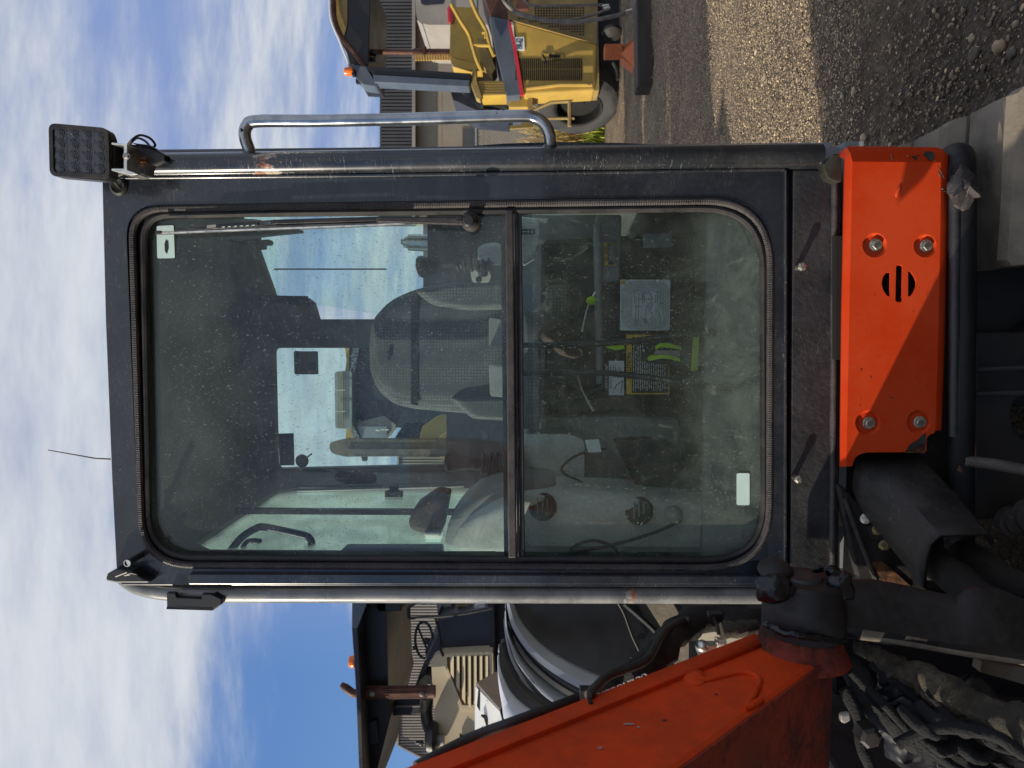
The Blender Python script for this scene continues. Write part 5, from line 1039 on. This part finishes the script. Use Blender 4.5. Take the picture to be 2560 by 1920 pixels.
# wheels, axle, stand
ax_ = Vector((-.93, -.36, 0)).normalized()
def wheel(c, r, w, par):
    wb_ = MB().lathe(c - ax_ * w, ax_, [(0, r * .6), (.01, r * .88), (.07, r * .985), (w * .5, r), (w - .07, r * .985), (w - .01, r * .88), (w, r * .84), (w + .004, r * .66), (w - .02, r * .60), (w - .2, r * .58)], 44).build('wheel', 'tyre', par)
    MB().lathe(c - ax_ * w, ax_, [(w - .19, .02), (w - .185, r * .57), (w - .01, r * .60), (w + .002, r * .585), (w - .01, r * .54), (w - .17, r * .50), (w - .175, r * .16), (w - .11, r * .14)], 32).build('rim', 'vent', wb_); return wb_
wheel(q(1446, 274, Y0 + .75), .685, .42, GRD)
wheel(q(1515, -30, Y0 + .6), .45, .4, GRD)
MB().tube([q(1318, 282, Y0 - .25), q(1378, 256, Y0 - .25), q(1432, 253, Y0 - .25)], .025, 6).tube([q(1424, 254, Y0 - .25), q(1424, 316, Y0 - .25)], .03, 6).tube([q(1360, 296, Y0 - .25), q(1436, 296, Y0 - .25)], .022, 6).build('wheel_guard', 'yellowdirty', GRD)
sq([(1272, 240), (1320, 238), (1320, 268), (1272, 268)], Y0 + .2, .5, 'axle_housing', 'yellow'); sq([(1320, 240), (1332, 240), (1332, 275), (1320, 275)], Y0 + .15, .5, 'axle_bracket', 'yellowdirty')
sq([(1130, 200), (1182, 205), (1210, 262), (1270, 276), (1270, 244), (1205, 240)], Y0 + .4, .8, 'fender', 'slate'); sq([(1125, 222), (1140, 222), (1200, 270), (1270, 278), (1270, 282), (1190, 276), (1132, 250)], Y0 + .35, .9, 'fender_edge', 'navy')
sq([(1494, -60), (1560, -60), (1556, 150), (1545, 232), (1497, 228)], Y0 + .5, .6, 'axle', 'underside')
MB().lathe(q(1530, 80, Y0 + .1), ax_, [(0, .16), (.05, .15), (.1, .06)], 20).tube(spline([q(1505, 165, Y0 + .2), q(1510, 130, Y0 + .2), q(1540, 170, Y0 + .3), q(1545, 200, Y0 + .3)], 6), .03, 8).build('axle_hub', 'underside', GRD)
YJ = 9.9
jk = MB().boxv(q(1533, 130, YJ), (0, 0, .125), (.08, 0, 0), (0, .08, 0)).build('jack_stand', 'jackorange', GRD, smooth=False, bevel=.015)
MB().plate(loopq([(1554, 116), (1586, 96), (1586, 170), (1554, 144)], YJ - .05), Vector((0, .2, 0))).plate([q(1552, 130, YJ - .1) + Vector((-.02, 0, 0)), q(1587, 98, YJ - .3), q(1587, 168, YJ - .3)], Vector((0, .03, 0))).build('stand_foot', 'jackorange', jk, smooth=False, bevel=.01)
tb = MB().boxv(q(1609, 100, 8.75), (0, 0, .1), (.62, .05, 0), (-.02, .14, 0)).build('timber_block', 'timber', smooth=False, bevel=.02); tag(tb, 'long dark oily timber lying under the orange jack stand', 'timber')
tb2 = MB().boxv(q(1597, -60, 9.1), (0, 0, .06), (.5, 0, 0), (0, .12, 0)).build('timber_block', 'timber', smooth=False, bevel=.02); tag(tb2, 'short dark timber beneath the yellow machine at the frame edge', 'timber')
for pts, r in (([(1240, -40), (1270, 15), (1320, 40), (1400, 55), (1470, 52), (1545, 38), (1580, 28)], .03), ([(1300, -40), (1320, 10), (1400, 14), (1480, 12), (1522, 14)], .02), ([(1250, -40), (1290, 30), (1350, 48), (1420, 50), (1480, 38), (1525, 20)], .02)):
    hs = MB().tube(spline([q(x, y, 9.7) for x, y in pts], 6), r * .9, 8).build('hydraulic_hose', 'greyhose', GRD)
    p = pts[-1]; MB().tube([q(p[0] - 16, p[1] + 3, 9.69), q(*p, 9.69)], r * 1.15, 8).build('hose_end', 'silver', hs)
MB().boxv(q(1305, 0, Y0 - .4), (0, 0, .1), (.16, 0, 0), (0, .04, 0)).build('hose_bracket', 'rustpipe', GRD, smooth=False, bevel=.01)
# grey van behind it
van = root('parked_van', q(1100, -30, 17) * 1, 'pale grey parked vehicle half hidden behind the yellow deck', 'van'); van.location.z = 0
slabq(rloop([(1036, -120), (1040, 48), (1058, 62), (1300, 62), (1300, -120)], [8, 20, 20, 5, 8], 4), 16.5, 2, 'body', 'corr', van)
slabq(rloop([(1052, -100), (1052, 8), (1062, 12), (1110, 8), (1108, -100)], 4, 3), 16.47, .05, 'window', 'navy', van)
slabq([(1118, 18), (1130, 18), (1130, 56), (1120, 54)], 16.45, .05, 'tail_light', 'red', van)
# ------------------------------------------------------------------ buildings
def corrugated(b, pts_top, pts_bot, Y, n, dep):
    """ribbed sheet between two picture lines"""
    (x0, y0), (x1, y1) = pts_top; (a0, c0), (a1, c1) = pts_bot; r0 = []; r1 = []
    for i in range(n * 4 + 1):
        t = i / (n * 4); off = dep * (0, 1, 1, 0)[i % 4]
        r0.append(q(x0 + (x1 - x0) * t, y0 + (y1 - y0) * t, Y) - Vector((0, off, 0))); r1.append(q(a0 + (a1 - a0) * t, c0 + (c1 - c0) * t, Y) - Vector((0, off, 0)))
    return b.loft([r0, r1])
YB = 24.0
BR = root('block_building', q(1300, 250, YB + 3), 'beige painted block building with dark ribbed eaves, behind the yellow machine', 'building'); BR.location.z = 0
wallb = slabq([(1034, 150), (1034, 560), (1460, 560), (1460, -200), (1034, -200)], YB, .3, 'wall', 'block', BR)
rib = MB(); n = 0
for i in range(64):
    y = 560 - i * 11.0
    rib.plate(loopq([(953, y), (1034, y), (1034, y - 6.5), (953, y - 6.5)], YB - .34), Vector((0, .06, 0)))
eave = slabq([(950, 560), (1035, 560), (1035, -200), (950, -200)], YB - .28, .35, 'eave', 'corrdark', BR)
slabq([(1030, 560), (1038, 560), (1038, -200), (1030, -200)], YB - .4, .1, 'drip_edge', 'corr', BR)
for i in range(76):
    y = 560 - i * 8.7
    slabq([(949, y), (1030, y), (1030, y - 4.8), (949, y - 4.8)], YB - .34, .06, 'eave_rib', 'corrdark', BR, 0)
for k, x in enumerate((1090, 1104, 1155, 1175, 1190, 1208, 1222)): slabq([(x, 560), (x + 1.2, 560), (x + 1.2, 200), (x, 200)], YB - .006, .01, 'wall_joint', 'yellowdirty', BR, 0)
slabq([(1156, 322), (1191, 322), (1191, 380), (1156, 380)], YB - .03, .05, 'wall_panel', 'corrdark', BR)
B2 = root('tall_building', q(1000, 80, 30), 'taller building with pale gable and dark roof edge behind the eaves', 'building'); B2.location.z = 0
slabq([(980, 60), (1036, 60), (1036, 175), (1014, 175)], 29, .4, 'gable_wall', 'pale', B2)
slabq([(967, 52), (982, 56), (1012, 175), (1010, 222), (1026, 224), (1026, 222), (1010, 222), (1006, 222)], 28.9, .5, 'roof_edge', 'corr', B2)
slabq([(968, -200), (1033, -200), (1033, 52), (968, 52)], 28.6, .5, 'ribbed_wall', 'corrdark', B2)
for i in range(20): slabq([(966, 50 - i * 10), (1031, 50 - i * 10), (1031, 45 - i * 10), (966, 45 - i * 10)], 28.54, .06, 'wall_rib', 'corrdark', B2, 0)
slabq([(1028, 205), (1036, 205), (1036, 225), (1028, 225)], 28.7, .3, 'roof_lamp', 'whitetrim', B2)
MB().tube([q(-20, 1150, 30) * 1, q(1020, 224, 30), q(1010, 420, 30)], .012, 5) if False else None
pw = MB().tube([q(1005, 215, 26), q(1022, 300, 26), q(1034, 420, 26)], .012, 5).build('overhead_wire', 'navy'); tag(pw, 'thin overhead wire sagging above the dark eaves', 'wire')
# left building, seen above the cream machine and through the rear window
YL = 20.0
BL = root('sheet_building', q(1300, 1600, YL + 2), 'grey ribbed sheet metal building behind the cream machine', 'building'); BL.location.z = 0
MB().plate(loopq([(996, 1080), (994, 1500), (995, 1862), (1072, 1902), (1300, 1902), (1330, 1902), (1330, 1080)], YL + .1), Vector((0, 3, 0))).build('wall', 'corrdark', BL, smooth=False)
for i in range(115):
    y = 1086 + i * 7.1; xt = 995 if y < 1858 else 995 + (y - 1862) * 1.9
    slabq([(xt, y), (1330, y), (1330, y + 4.0), (xt, y + 4.0)], YL, .09, 'wall_rib', 'corr', BL, 0)
slabq([(993, 1080), (997, 1080), (996, 1863), (1073, 1903), (1070, 1906), (991, 1864)], YL - .06, .2, 'verge', 'corr', BL)
slabq([(983, 1524), (996, 1524), (996, 1575), (983, 1575)], YL + 1, .8, 'roof_vent', 'rust', BL)
BS = root('sign_board', q(1250, 1550, 9.5), 'cream fascia with dark sign board, white letters half hidden by the hood', 'sign'); BS.location.z = 0
slabq([(1235, 1490), (1250, 1490), (1258, 1660), (1238, 1660)], 9.4, .2, 'fascia', 'cream', BS)
sg_ = slabq([(1251, 1490), (1282, 1490), (1290, 1660), (1258, 1660)], 9.4, .15, 'board', 'navy', BS)
text('REPAIR', q(1267, 1570, 9.39), .135, 'ink', sg_, rz=0, ry=R(-6), sx=1.0, th=.002)
slabq([(1236, 1539), (1250, 1538), (1251, 1550), (1237, 1551)], 9.38, .01, 'sticker', 'yellowdirty', BS, 0)
slabq([(1258, 1490), (1400, 1490), (1400, 1700), (1262, 1700)], 9.8, .2, 'post_frame', 'pale', BS)
# ------------------------------------------------------------------ cream roller with black canopy, left
YR = 6.6
RL = root('road_roller', q(1300, 1700, YR + .6), 'cream machine with louvred hood and long black canopy, left of the cab', 'road roller'); RL.location.z = 0
def sr(pts, Y, th, name, mat, par=RL, bev=.006, **k): return slabq(pts, Y, th, name, mat, par, bev, **k)
cnp = MB().plate(loopq([(880, 1440), (879, 1570), (884, 1640), (890, 1740), (900, 2000), (912, 2000), (903, 1740), (896, 1600), (894, 1570), (892, 1440)], YR - .55), Vector((0, 1.5, 0))).build('canopy', 'navy', RL, smooth=False, bevel=.008)
sr([(892, 1570), (921, 1440), (965, 1440), (965, 1525), (972, 1760), (978, 1788), (942, 1930), (930, 2010), (910, 2000), (903, 1740), (897, 1600)], YR - .3, 1.2, 'canopy_frame', 'blackpaint', cnp)
sr([(893, 1572), (918, 1505), (880, 1440), (880, 1571)], YR - .56, .06, 'canopy_end', 'slate', cnp)
sr([(940, 1800), (945, 1858), (920, 1862), (905, 1815)], YR - .35, .1, 'canopy_pocket', 'navy', cnp)
MB().lathe(q(882, 1654, YR - .2), EZ, [(-.02, .055), (.015, .055), (.03, .045), (.034, .02)], 18).build('beacon', 'amber', cnp)
sr([(972, 1752), (1050, 1748), (1050, 1785), (978, 1790)], YR - .1, .12, 'canopy_post', 'navy'); sr([(972, 1765), (1050, 1763), (1050, 1768), (972, 1770)], YR - .12, .02, 'post_edge', 'greyhose')
sr([(938, 1500), (965, 1500), (1000, 1510), (1003, 1528), (950, 1530), (938, 1522)], YR - .3, .2, 'roof_console', 'blackpaint')
# exhaust
MB().tube(spline([q(853, 1712, YR - .4), q(858, 1716, YR - .4), q(878, 1732, YR - .4), q(892, 1736, YR - .4), q(900, 1733, YR - .4)], 5), [.018] * 5 + [.030] * 40, 14, rf=None).build('exhaust_pipe', 'rustpipe', RL) if False else None
exh = MB().tube([q(852, 1711, YR - .4), q(864, 1719, YR - .4), q(880, 1731, YR - .4), q(892, 1735, YR - .4), q(905, 1733, YR - .4)], [.022, .034, .034, .034, .034], 14).build('exhaust_pipe', 'rustpipe', RL)
MB().tube([q(900, 1732, YR - .4), q(1086, 1729, YR - .4)], .036, 16).build('silencer', 'rustpipe', exh)
b = MB(); a0, a1 = q(900, 1732, YR - .4), q(1074, 1729, YR - .4)
for i in range(44):
    c = a0.lerp(a1, i / 43); b.tube([c - EZ * .0022, c + EZ * .0022], .052, 18, caps=False)
for j in range(18):
    an = j * 2 * math.pi / 18; o = Vector((math.cos(an), math.sin(an), 0)) * .052; b.tube([a0 + o, a1 + o], .0028, 4)
b.build('heat_shield', 'rustpipe', exh, smooth=False)
for x in (931, 1055): MB().ell(q(x, 1736, YR - .46), (.022, 0, 0), (0, .012, 0), (0, 0, .028)).build('shield_clamp', 'greyhose', exh)
MB().tube([q(1070, 1729, YR - .4), q(1088, 1729, YR - .4)], .054, 16).build('pipe_collar', 'rustpipe', exh)
# hood
hd = MB().plate(loopq(rloop([(1078, 1650), (1088, 1636), (1232, 1628), (1238, 1700), (1212, 1730), (1200, 1960), (1092, 1960), (1086, 1905), (1088, 1820), (1080, 1700)], [10, 12, 3, 6, 10, 0, 0, 10, 10, 20], 4), YR - .3), Vector((0, 1.1, 0))).build('hood', 'cream', RL, smooth=False, bevel=.03)
fr_ = MB().plate(loopq(rloop([(1110, 1636), (1232, 1630), (1234, 1700), (1208, 1775), (1150, 1775), (1112, 1665)], 5, 3), YR - .325), Vector((0, .03, 0)), [loopq(rloop([(1117, 1643), (1222, 1638), (1224, 1700), (1200, 1762), (1155, 1764), (1118, 1667)], 4, 3), YR - .325)]).build('louvre_frame', 'cream', hd, smooth=False, bevel=.004)
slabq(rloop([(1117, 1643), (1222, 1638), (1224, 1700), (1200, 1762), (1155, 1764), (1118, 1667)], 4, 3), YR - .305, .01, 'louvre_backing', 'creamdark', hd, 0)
for i in range(7):
    x = 1126 + i * 14.3; e_ = [1690, 1722, 1752, 1764, 1764, 1752, 1712][i]
    MB().plate([q(x, 1641, YR - .322), q(x + 8, 1640, YR - .345), q(x + 8.5, e_ + 8, YR - .345), q(x + .5, e_ - 6, YR - .322)], Vector((0, .012, 0))).build('louvre', 'cream', hd, smooth=False)
MB().ell(q(1098, 1848, YR - .2), (.13, 0, 0), (0, .1, 0), (0, 0, .05), 20, 12).build('hood_bulge', 'cream', hd)
g_ = slabq([(1149, 1835), (1188, 1868), (1170, 1900), (1150, 1905)], YR - .33, .02, 'mesh_grille', 'vent', hd, 0)
b = MB()
for i in range(9): b.tube([q(1150 + i * 4.4, 1836 + i * 3.6, YR - .335), q(1150 + i * 4.4, 1900 - i * 1, YR - .335)], .003, 4)
for j in range(11): b.tube([q(1150, 1842 + j * 5.6, YR - .336), q(1188 - max(0, j - 5) * 3, 1868 + j * 3, YR - .336)], .003, 4)
b.build('grille_bar', 'navy', g_)
# air cleaner, pipes, dash, operator's station
MB().lathe(q(1085, 1845, YR - .35), EZ, [(-.03, .12), (.0, .135), (.05, .12), (.07, .08)], 28).build('air_cleaner', 'blackplastic', RL)
MB().lathe(q(1102, 1851, YR - .35), EZ, [(-.03, .045), (.04, .045)], 20).build('cleaner_neck', 'midplastic', RL)
MB().tube(spline([q(1068, 1745, YR - .2), q(1066, 1780, YR - .2), q(1070, 1810, YR - .25), q(1078, 1828, YR - .3)], 5), .055, 14).build('intake_pipe', 'blackplastic', RL)
sr([(1044, 1695), (1058, 1705), (1075, 1650), (1090, 1645), (1100, 1640), (1095, 1600), (1075, 1600), (1062, 1630), (1070, 1660)], YR - .2, .4, 'dashboard', 'navy')
sr([(1038, 1712), (1062, 1688), (1076, 1688), (1085, 1715), (1070, 1712), (1060, 1722), (1046, 1718)], YR - .3, .2, 'lamp_bracket', 'blackplastic')
sr([(1092, 1540), (1096, 1550), (1232, 1520), (1228, 1640), (1108, 1640), (1100, 1590)], YR - .15, 1.0, 'operator_platform', 'navy')
sr([(1218, 1490), (1236, 1490), (1240, 1690), (1228, 1690)], YR - .2, 1.0, 'platform_edge', 'blackpaint')
MB().tube(spline([q(1098, 1500, YR - .3), q(1030, 1512, YR - .3), q(1022, 1540, YR - .3), q(1040, 1545, YR - .3), q(1145, 1536, YR - .3), q(1230, 1520, YR - .3)], 5), .014, 8).tube(spline([q(1088, 1545, YR - .3), q(1098, 1580, YR - .3), q(1100, 1615, YR - .3), q(1108, 1640, YR - .3)], 5), .012, 8).build('platform_rail', 'blackpaint', RL)
sw = [q(1060, 1600, YR - .1) + Vector((math.cos(a) * .165, math.sin(a) * .03, math.sin(a) * .085)) for a in [i / 40 * 2 * math.pi for i in range(40)]]
MB().tube(sw, .012, 8, closed=True).tube([q(1060, 1600, YR - .1) + Vector((.13, 0, .06)), q(1060, 1600, YR - .1) + Vector((-.14, 0, -.05))], .01, 6).tube([q(1060, 1600, YR - .1), q(1090, 1612, YR - .1)], .03, 8).build('steering_wheel', 'blackplastic', RL)
MB().ell(q(1038, 1619, YR - .1), (.02, 0, 0), (0, .02, 0), (0, 0, .024)).build('wheel_knob', 'blackplastic', RL)
MB().lathe(q(1048, 1856, YR - .3), EZ, [(-.03, .02), (.03, .014)], 12).ell(q(1053, 1858, YR - .3), (.025, 0, 0), (0, .02, 0), (0, 0, .025)).build('cleaner_cap', 'blackplastic', RL)
seat2 = sr([(1090, 1498), (1130, 1498), (1128, 1530), (1094, 1534)], YR + .2, .3, 'seat', 'midplastic')
for i, y in enumerate((1499, 1506, 1513)): sr([(1140, y), (1180, y), (1180, y + 4), (1140, y + 4)], YR + .1, .05, 'control_lever', 'yellowdirty')
sr([(1188, 1510), (1214, 1508), (1214, 1518), (1188, 1520)], YR - .22, .05, 'data_plate', 'silver')
sr([(1200, 1500), (1700, 1500), (1700, 2000), (1200, 2000)], YR + .1, .6, 'chassis', 'navy')
# chipped steel box between the machines
YW = 4.35
WB = root('steel_box', q(1230, 1780, YW + .2), 'chipped white steel box with beige top between hood and cream machine', 'steel box'); WB.location.z = 0
MB().loft([[q(1190, 1708, YW), q(1240, 1680, YW + .35), q(1250, 1700, YW + .5)], [q(1250, 1776, YW - .15), q(1270, 1740, YW + .1), q(1275, 1745, YW + .3)]]).build('top_plate', 'chipbeige', WB, smooth=False, solid=.012)
wf = MB().plate([q(1189, 1716, YW), q(1250, 1779, YW - .15), q(1262, 1830, YW - .22), q(1400, 1900, YW - .3), q(1400, 2000, YW - .3), q(1186, 2000, YW), q(1187, 1766, YW)], Vector((0, .02, 0))).build('front_plate', 'white', WB, smooth=False, bevel=.004)
slabq([(1196, 1722), (1206, 1742), (1205, 1765), (1210, 1778), (1202, 1782), (1192, 1765)], YW - .03, .02, 'torn_gap', 'vent', wf)
slabq([(1202, 1790), (1214, 1790), (1222, 1800), (1222, 1840), (1219, 1856), (1217, 1820), (1210, 1797)], YW - .08, .02, 'torn_gap', 'vent', wf)
slabq([(1196, 1838), (1205, 1848), (1210, 1860), (1200, 1850)], YW - .06, .02, 'torn_gap', 'vent', wf)
# ------------------------------------------------------------------ yellow dozer seen through the rear window
YD = 8.5
DZ = root('wheel_loader', q(1100, 1000, YD + .5), 'yellow machine with dark glazed cab seen through the rear window', 'loader'); DZ.location.z = 0
def sd_(pts, Y, th, name, mat, par=DZ, bev=.004, **k): return slabq(pts, Y, th, name, mat, par, bev, **k)
sd_([(876, 800), (882, 1062), (1010, 1070), (1140, 1075), (1140, 800)], YD, 1.1, 'cab_body', 'navy')
sd_([(872, 1060), (960, 1040), (990, 1062), (960, 1098), (880, 1108)], YD - .05, .3, 'cab_frame', 'corr')
sd_([(893, 1066), (968, 1066), (968, 1099), (903, 1099)], YD - .08, .02, 'window', 'lilac')
s1 = sd_([(882, 860), (898, 862), (884, 938), (872, 936)], YD - .1, .05, 'name_board', 'slate')
text('KOMATSU', q(886, 903, YD - .11), .085, 'ink', s1, rz=0, ry=R(10), sx=.95, th=.001)
s2 = sd_([(872, 1064), (885, 1060), (903, 1098), (889, 1100)], YD - .1, .05, 'name_board', 'blackpaint')
text('KOMATSU', q(887, 1080, YD - .11), .062, 'ink', s2, rz=0, ry=R(-26), sx=.75, th=.001)
sd_([(862, 868), (874, 866), (873, 928), (862, 934), (866, 900)], YD - .05, .3, 'roof_edge', 'yellow'); sd_([(866, 1060), (872, 1062), (884, 1106), (876, 1110), (864, 1098)], YD - .05, .3, 'roof_edge', 'yellow')
ac = sd_(rloop([(836, 929), (880, 926), (880, 1072), (838, 1072)], 9, 4), YD - .2, .2, 'roof_unit', 'midplastic')
for x in (846, 852, 858): MB().tube([q(x, 930, YD - .23), q(x, 1070, YD - .23)], .005, 6).build('unit_bar', 'yellowdirty', ac)
for y in (975, 1028): MB().tube([q(839, y, YD - .235), q(864, y, YD - .235)], .004, 6).build('unit_clip', 'pale', ac)
MB().tube([q(940, 1074, YD - .15), q(948, 1076, YD - .15), q(952, 1074, YD - .15)], .012, 8).tube([q(953, 1074, YD - .15), q(972, 1074, YD - .15)], .008, 8).build('door_handle', 'silver', DZ)
sd_([(1048, 1096), (1056, 1066), (1092, 1040), (1120, 1038), (1120, 1075), (1086, 1100)], YD - .6, .5, 'lift_arm', 'yellow')
sd_([(985, 1098), (1010, 1060), (1052, 1062), (1055, 1100)], YD - .5, .3, 'engine_part', 'blackpaint')
stk = sd_(rloop([(822, 1106), (860, 1098), (1130, 1099), (1130, 1140), (866, 1142), (846, 1138), (826, 1132)], [12, 8, 0, 0, 5, 10, 12], 4), YD - .7, .2, 'exhaust_stack', 'mud')
sd_([(870, 1122), (1130, 1122), (1130, 1141), (874, 1141)], YD - .72, .04, 'perforated_shield', 'greyhose', stk)
b = MB()
for i in range(31): b.boxv(q(892 + i * 7.4, 1138, YD - .745), (.006, 0, 0), (0, .006, 0), (0, 0, .007))
b.build('shield_hole', 'vent', stk, smooth=False)
sd_([(902, 1141), (918, 1141), (916, 1153), (906, 1153)], YD - .7, .05, 'shield_knob', 'blackplastic', stk)
sd_([(1050, 760), (1400, 760), (1400, 1240), (1160, 1240), (1120, 1160), (1100, 1140), (1080, 1020), (1060, 860)], YD + .2, 1.2, 'chassis', 'yellowdirty')
# ------------------------------------------------------------------ fence, weeds
FY = 15.2
FN = root('chain_link_fence', q(1490, 320, FY), 'chain link fence with grey top rail and posts behind the weeds', 'fence'); FN.location.z = 0
MB().tube([q(1192, 1000, FY), q(1192, -200, FY)], .035, 8).build('top_rail', 'galv', FN)
for y in (620, 366 + 240, 140, -60): MB().tube([q(1185, y, FY), q(1520, y, FY)], .035, 8).build('post', 'galv', FN)
b = MB(); x0 = q(1200, 640, FY).x; x1 = q(1200, 230, FY).x; z1 = q(1194, 300, FY).z; hgt = z1
def wire(xa, sgn):
    a = Vector((xa, FY, 0)); c = Vector((xa + sgn * hgt, FY, hgt)); lo_, hi_ = x0, x1
    P0, P1 = a, c
    if P0.x > P1.x: P0, P1 = P1, P0
    if P1.x < lo_ or P0.x > hi_: return
    d = P1 - P0
    if P0.x < lo_: P0 = P0 + d * ((lo_ - P0.x) / d.x)
    if P1.x > hi_: P1 = P0 + d * ((hi_ - P0.x) / d.x) if P0.x < hi_ else P1
    if (P1 - P0).length > .05: b.tube([P0, P1], .0035, 4, caps=False)
xx = x0 - hgt
while xx < x1 + hgt: wire(xx, 1); wire(xx, -1); xx += .085
wm = b.build('wire_mesh', 'galv', FN); wm['kind'] = 'stuff'
def tuft(name, mat, n, xa, xb, ya, yb, h0, h1, label, cat, w=.012):
    b = MB()
    for i in range(n):
        x, y = rnd.uniform(xa, xb), rnd.uniform(ya, yb); h = rnd.uniform(h0, h1); a = rnd.random() * 6.28; l = Vector((math.cos(a), math.sin(a), 0)) * h * rnd.uniform(.1, .5); s = Vector((-math.sin(a), math.cos(a), 0)) * w
        p = Vector((x, y, 0)); mid = p + l * .4 + Vector((0, 0, h * .6)); tip = p + l + Vector((0, 0, h))
        b.add([p - s, p + s, mid + s * .8, tip, mid - s * .8], [(0, 1, 2, 4), (4, 2, 3)])
    o = b.build(name, mat, smooth=False); o['kind'] = 'stuff'; tag(o, label, cat); return o
xl = q(1500, 420, 14.6).x; xr = q(1500, 200, 14.6).x
tuft('weeds', 'weed', 2600, xl, xr, 14.3, 15.1, .12, .5, 'bright green weeds at the foot of the chain link fence', 'weeds')
tuft('dry_grass', 'drygrass', 3600, xl, xr, 14.5, 16.4, .3, 1.35, 'tall dry yellow grass tangled along the fence', 'grass', .010)
tuft('dry_grass', 'drygrass', 900, q(1300, 420, 17).x, q(1300, 290, 17).x, 16.8, 17.4, .7, 1.9, 'ochre dry bush behind the fence beside the block wall', 'bush', .02)
pp = MB().tube([q(955, 970, 9), q(955, 970, 9)], .01) if False else None
an = MB().tube([m(276, 1148, 2.2), m(238, 1146, 2.2), m(120, 1125, 2.2)], [.003, .0025, .0015], 6).build('roof_antenna', 'blackplastic', EXC)
yp = slabq([(1265, 300), (1330, 296), (1334, 318), (1275, 322)], 13, .05, 'yellow_board', 'yellowdirty', None); tag(yp, 'small dusty yellow board hanging in front of the fence', 'board')

# ribbed steel blocks added out of view on the left to shade the yard
CT = root('offscreen_shade_block', (-4.4, 4.8, 0), 'tall blue grey block added out of view to shade the yard', 'shade_caster')
cbx = MB(); cbx.box(-5.0, -3.75, 4.15, 5.5, .12, 2.75); cbx.build('body', 'slate', CT, smooth=False, bevel=.02)
for i in range(6): MB().box(-4.9 + i * .2, -4.8 + i * .2, 4.12, 4.15, .25, 2.65).build('wall_rib', 'slate', CT, smooth=False)
for sx_ in (-5.0, -3.85): MB().box(sx_, sx_ + .1, 4.16, 5.49, 0, .12).build('foot', 'blackpaint', CT, smooth=False)

CU = root('offscreen_shade_block', (-4.4, 4.8, 2.76), 'rust red block added on top of the blue grey one for longer shade', 'shade_caster')
MB().box(-5.0, -3.75, 4.15, 5.5, 2.76, 5.3).build('body', 'rust', CU, smooth=False, bevel=.02)
for i in range(6): MB().box(-4.9 + i * .2, -4.8 + i * .2, 4.12, 4.15, 2.9, 5.2).build('wall_rib', 'rust', CU, smooth=False)
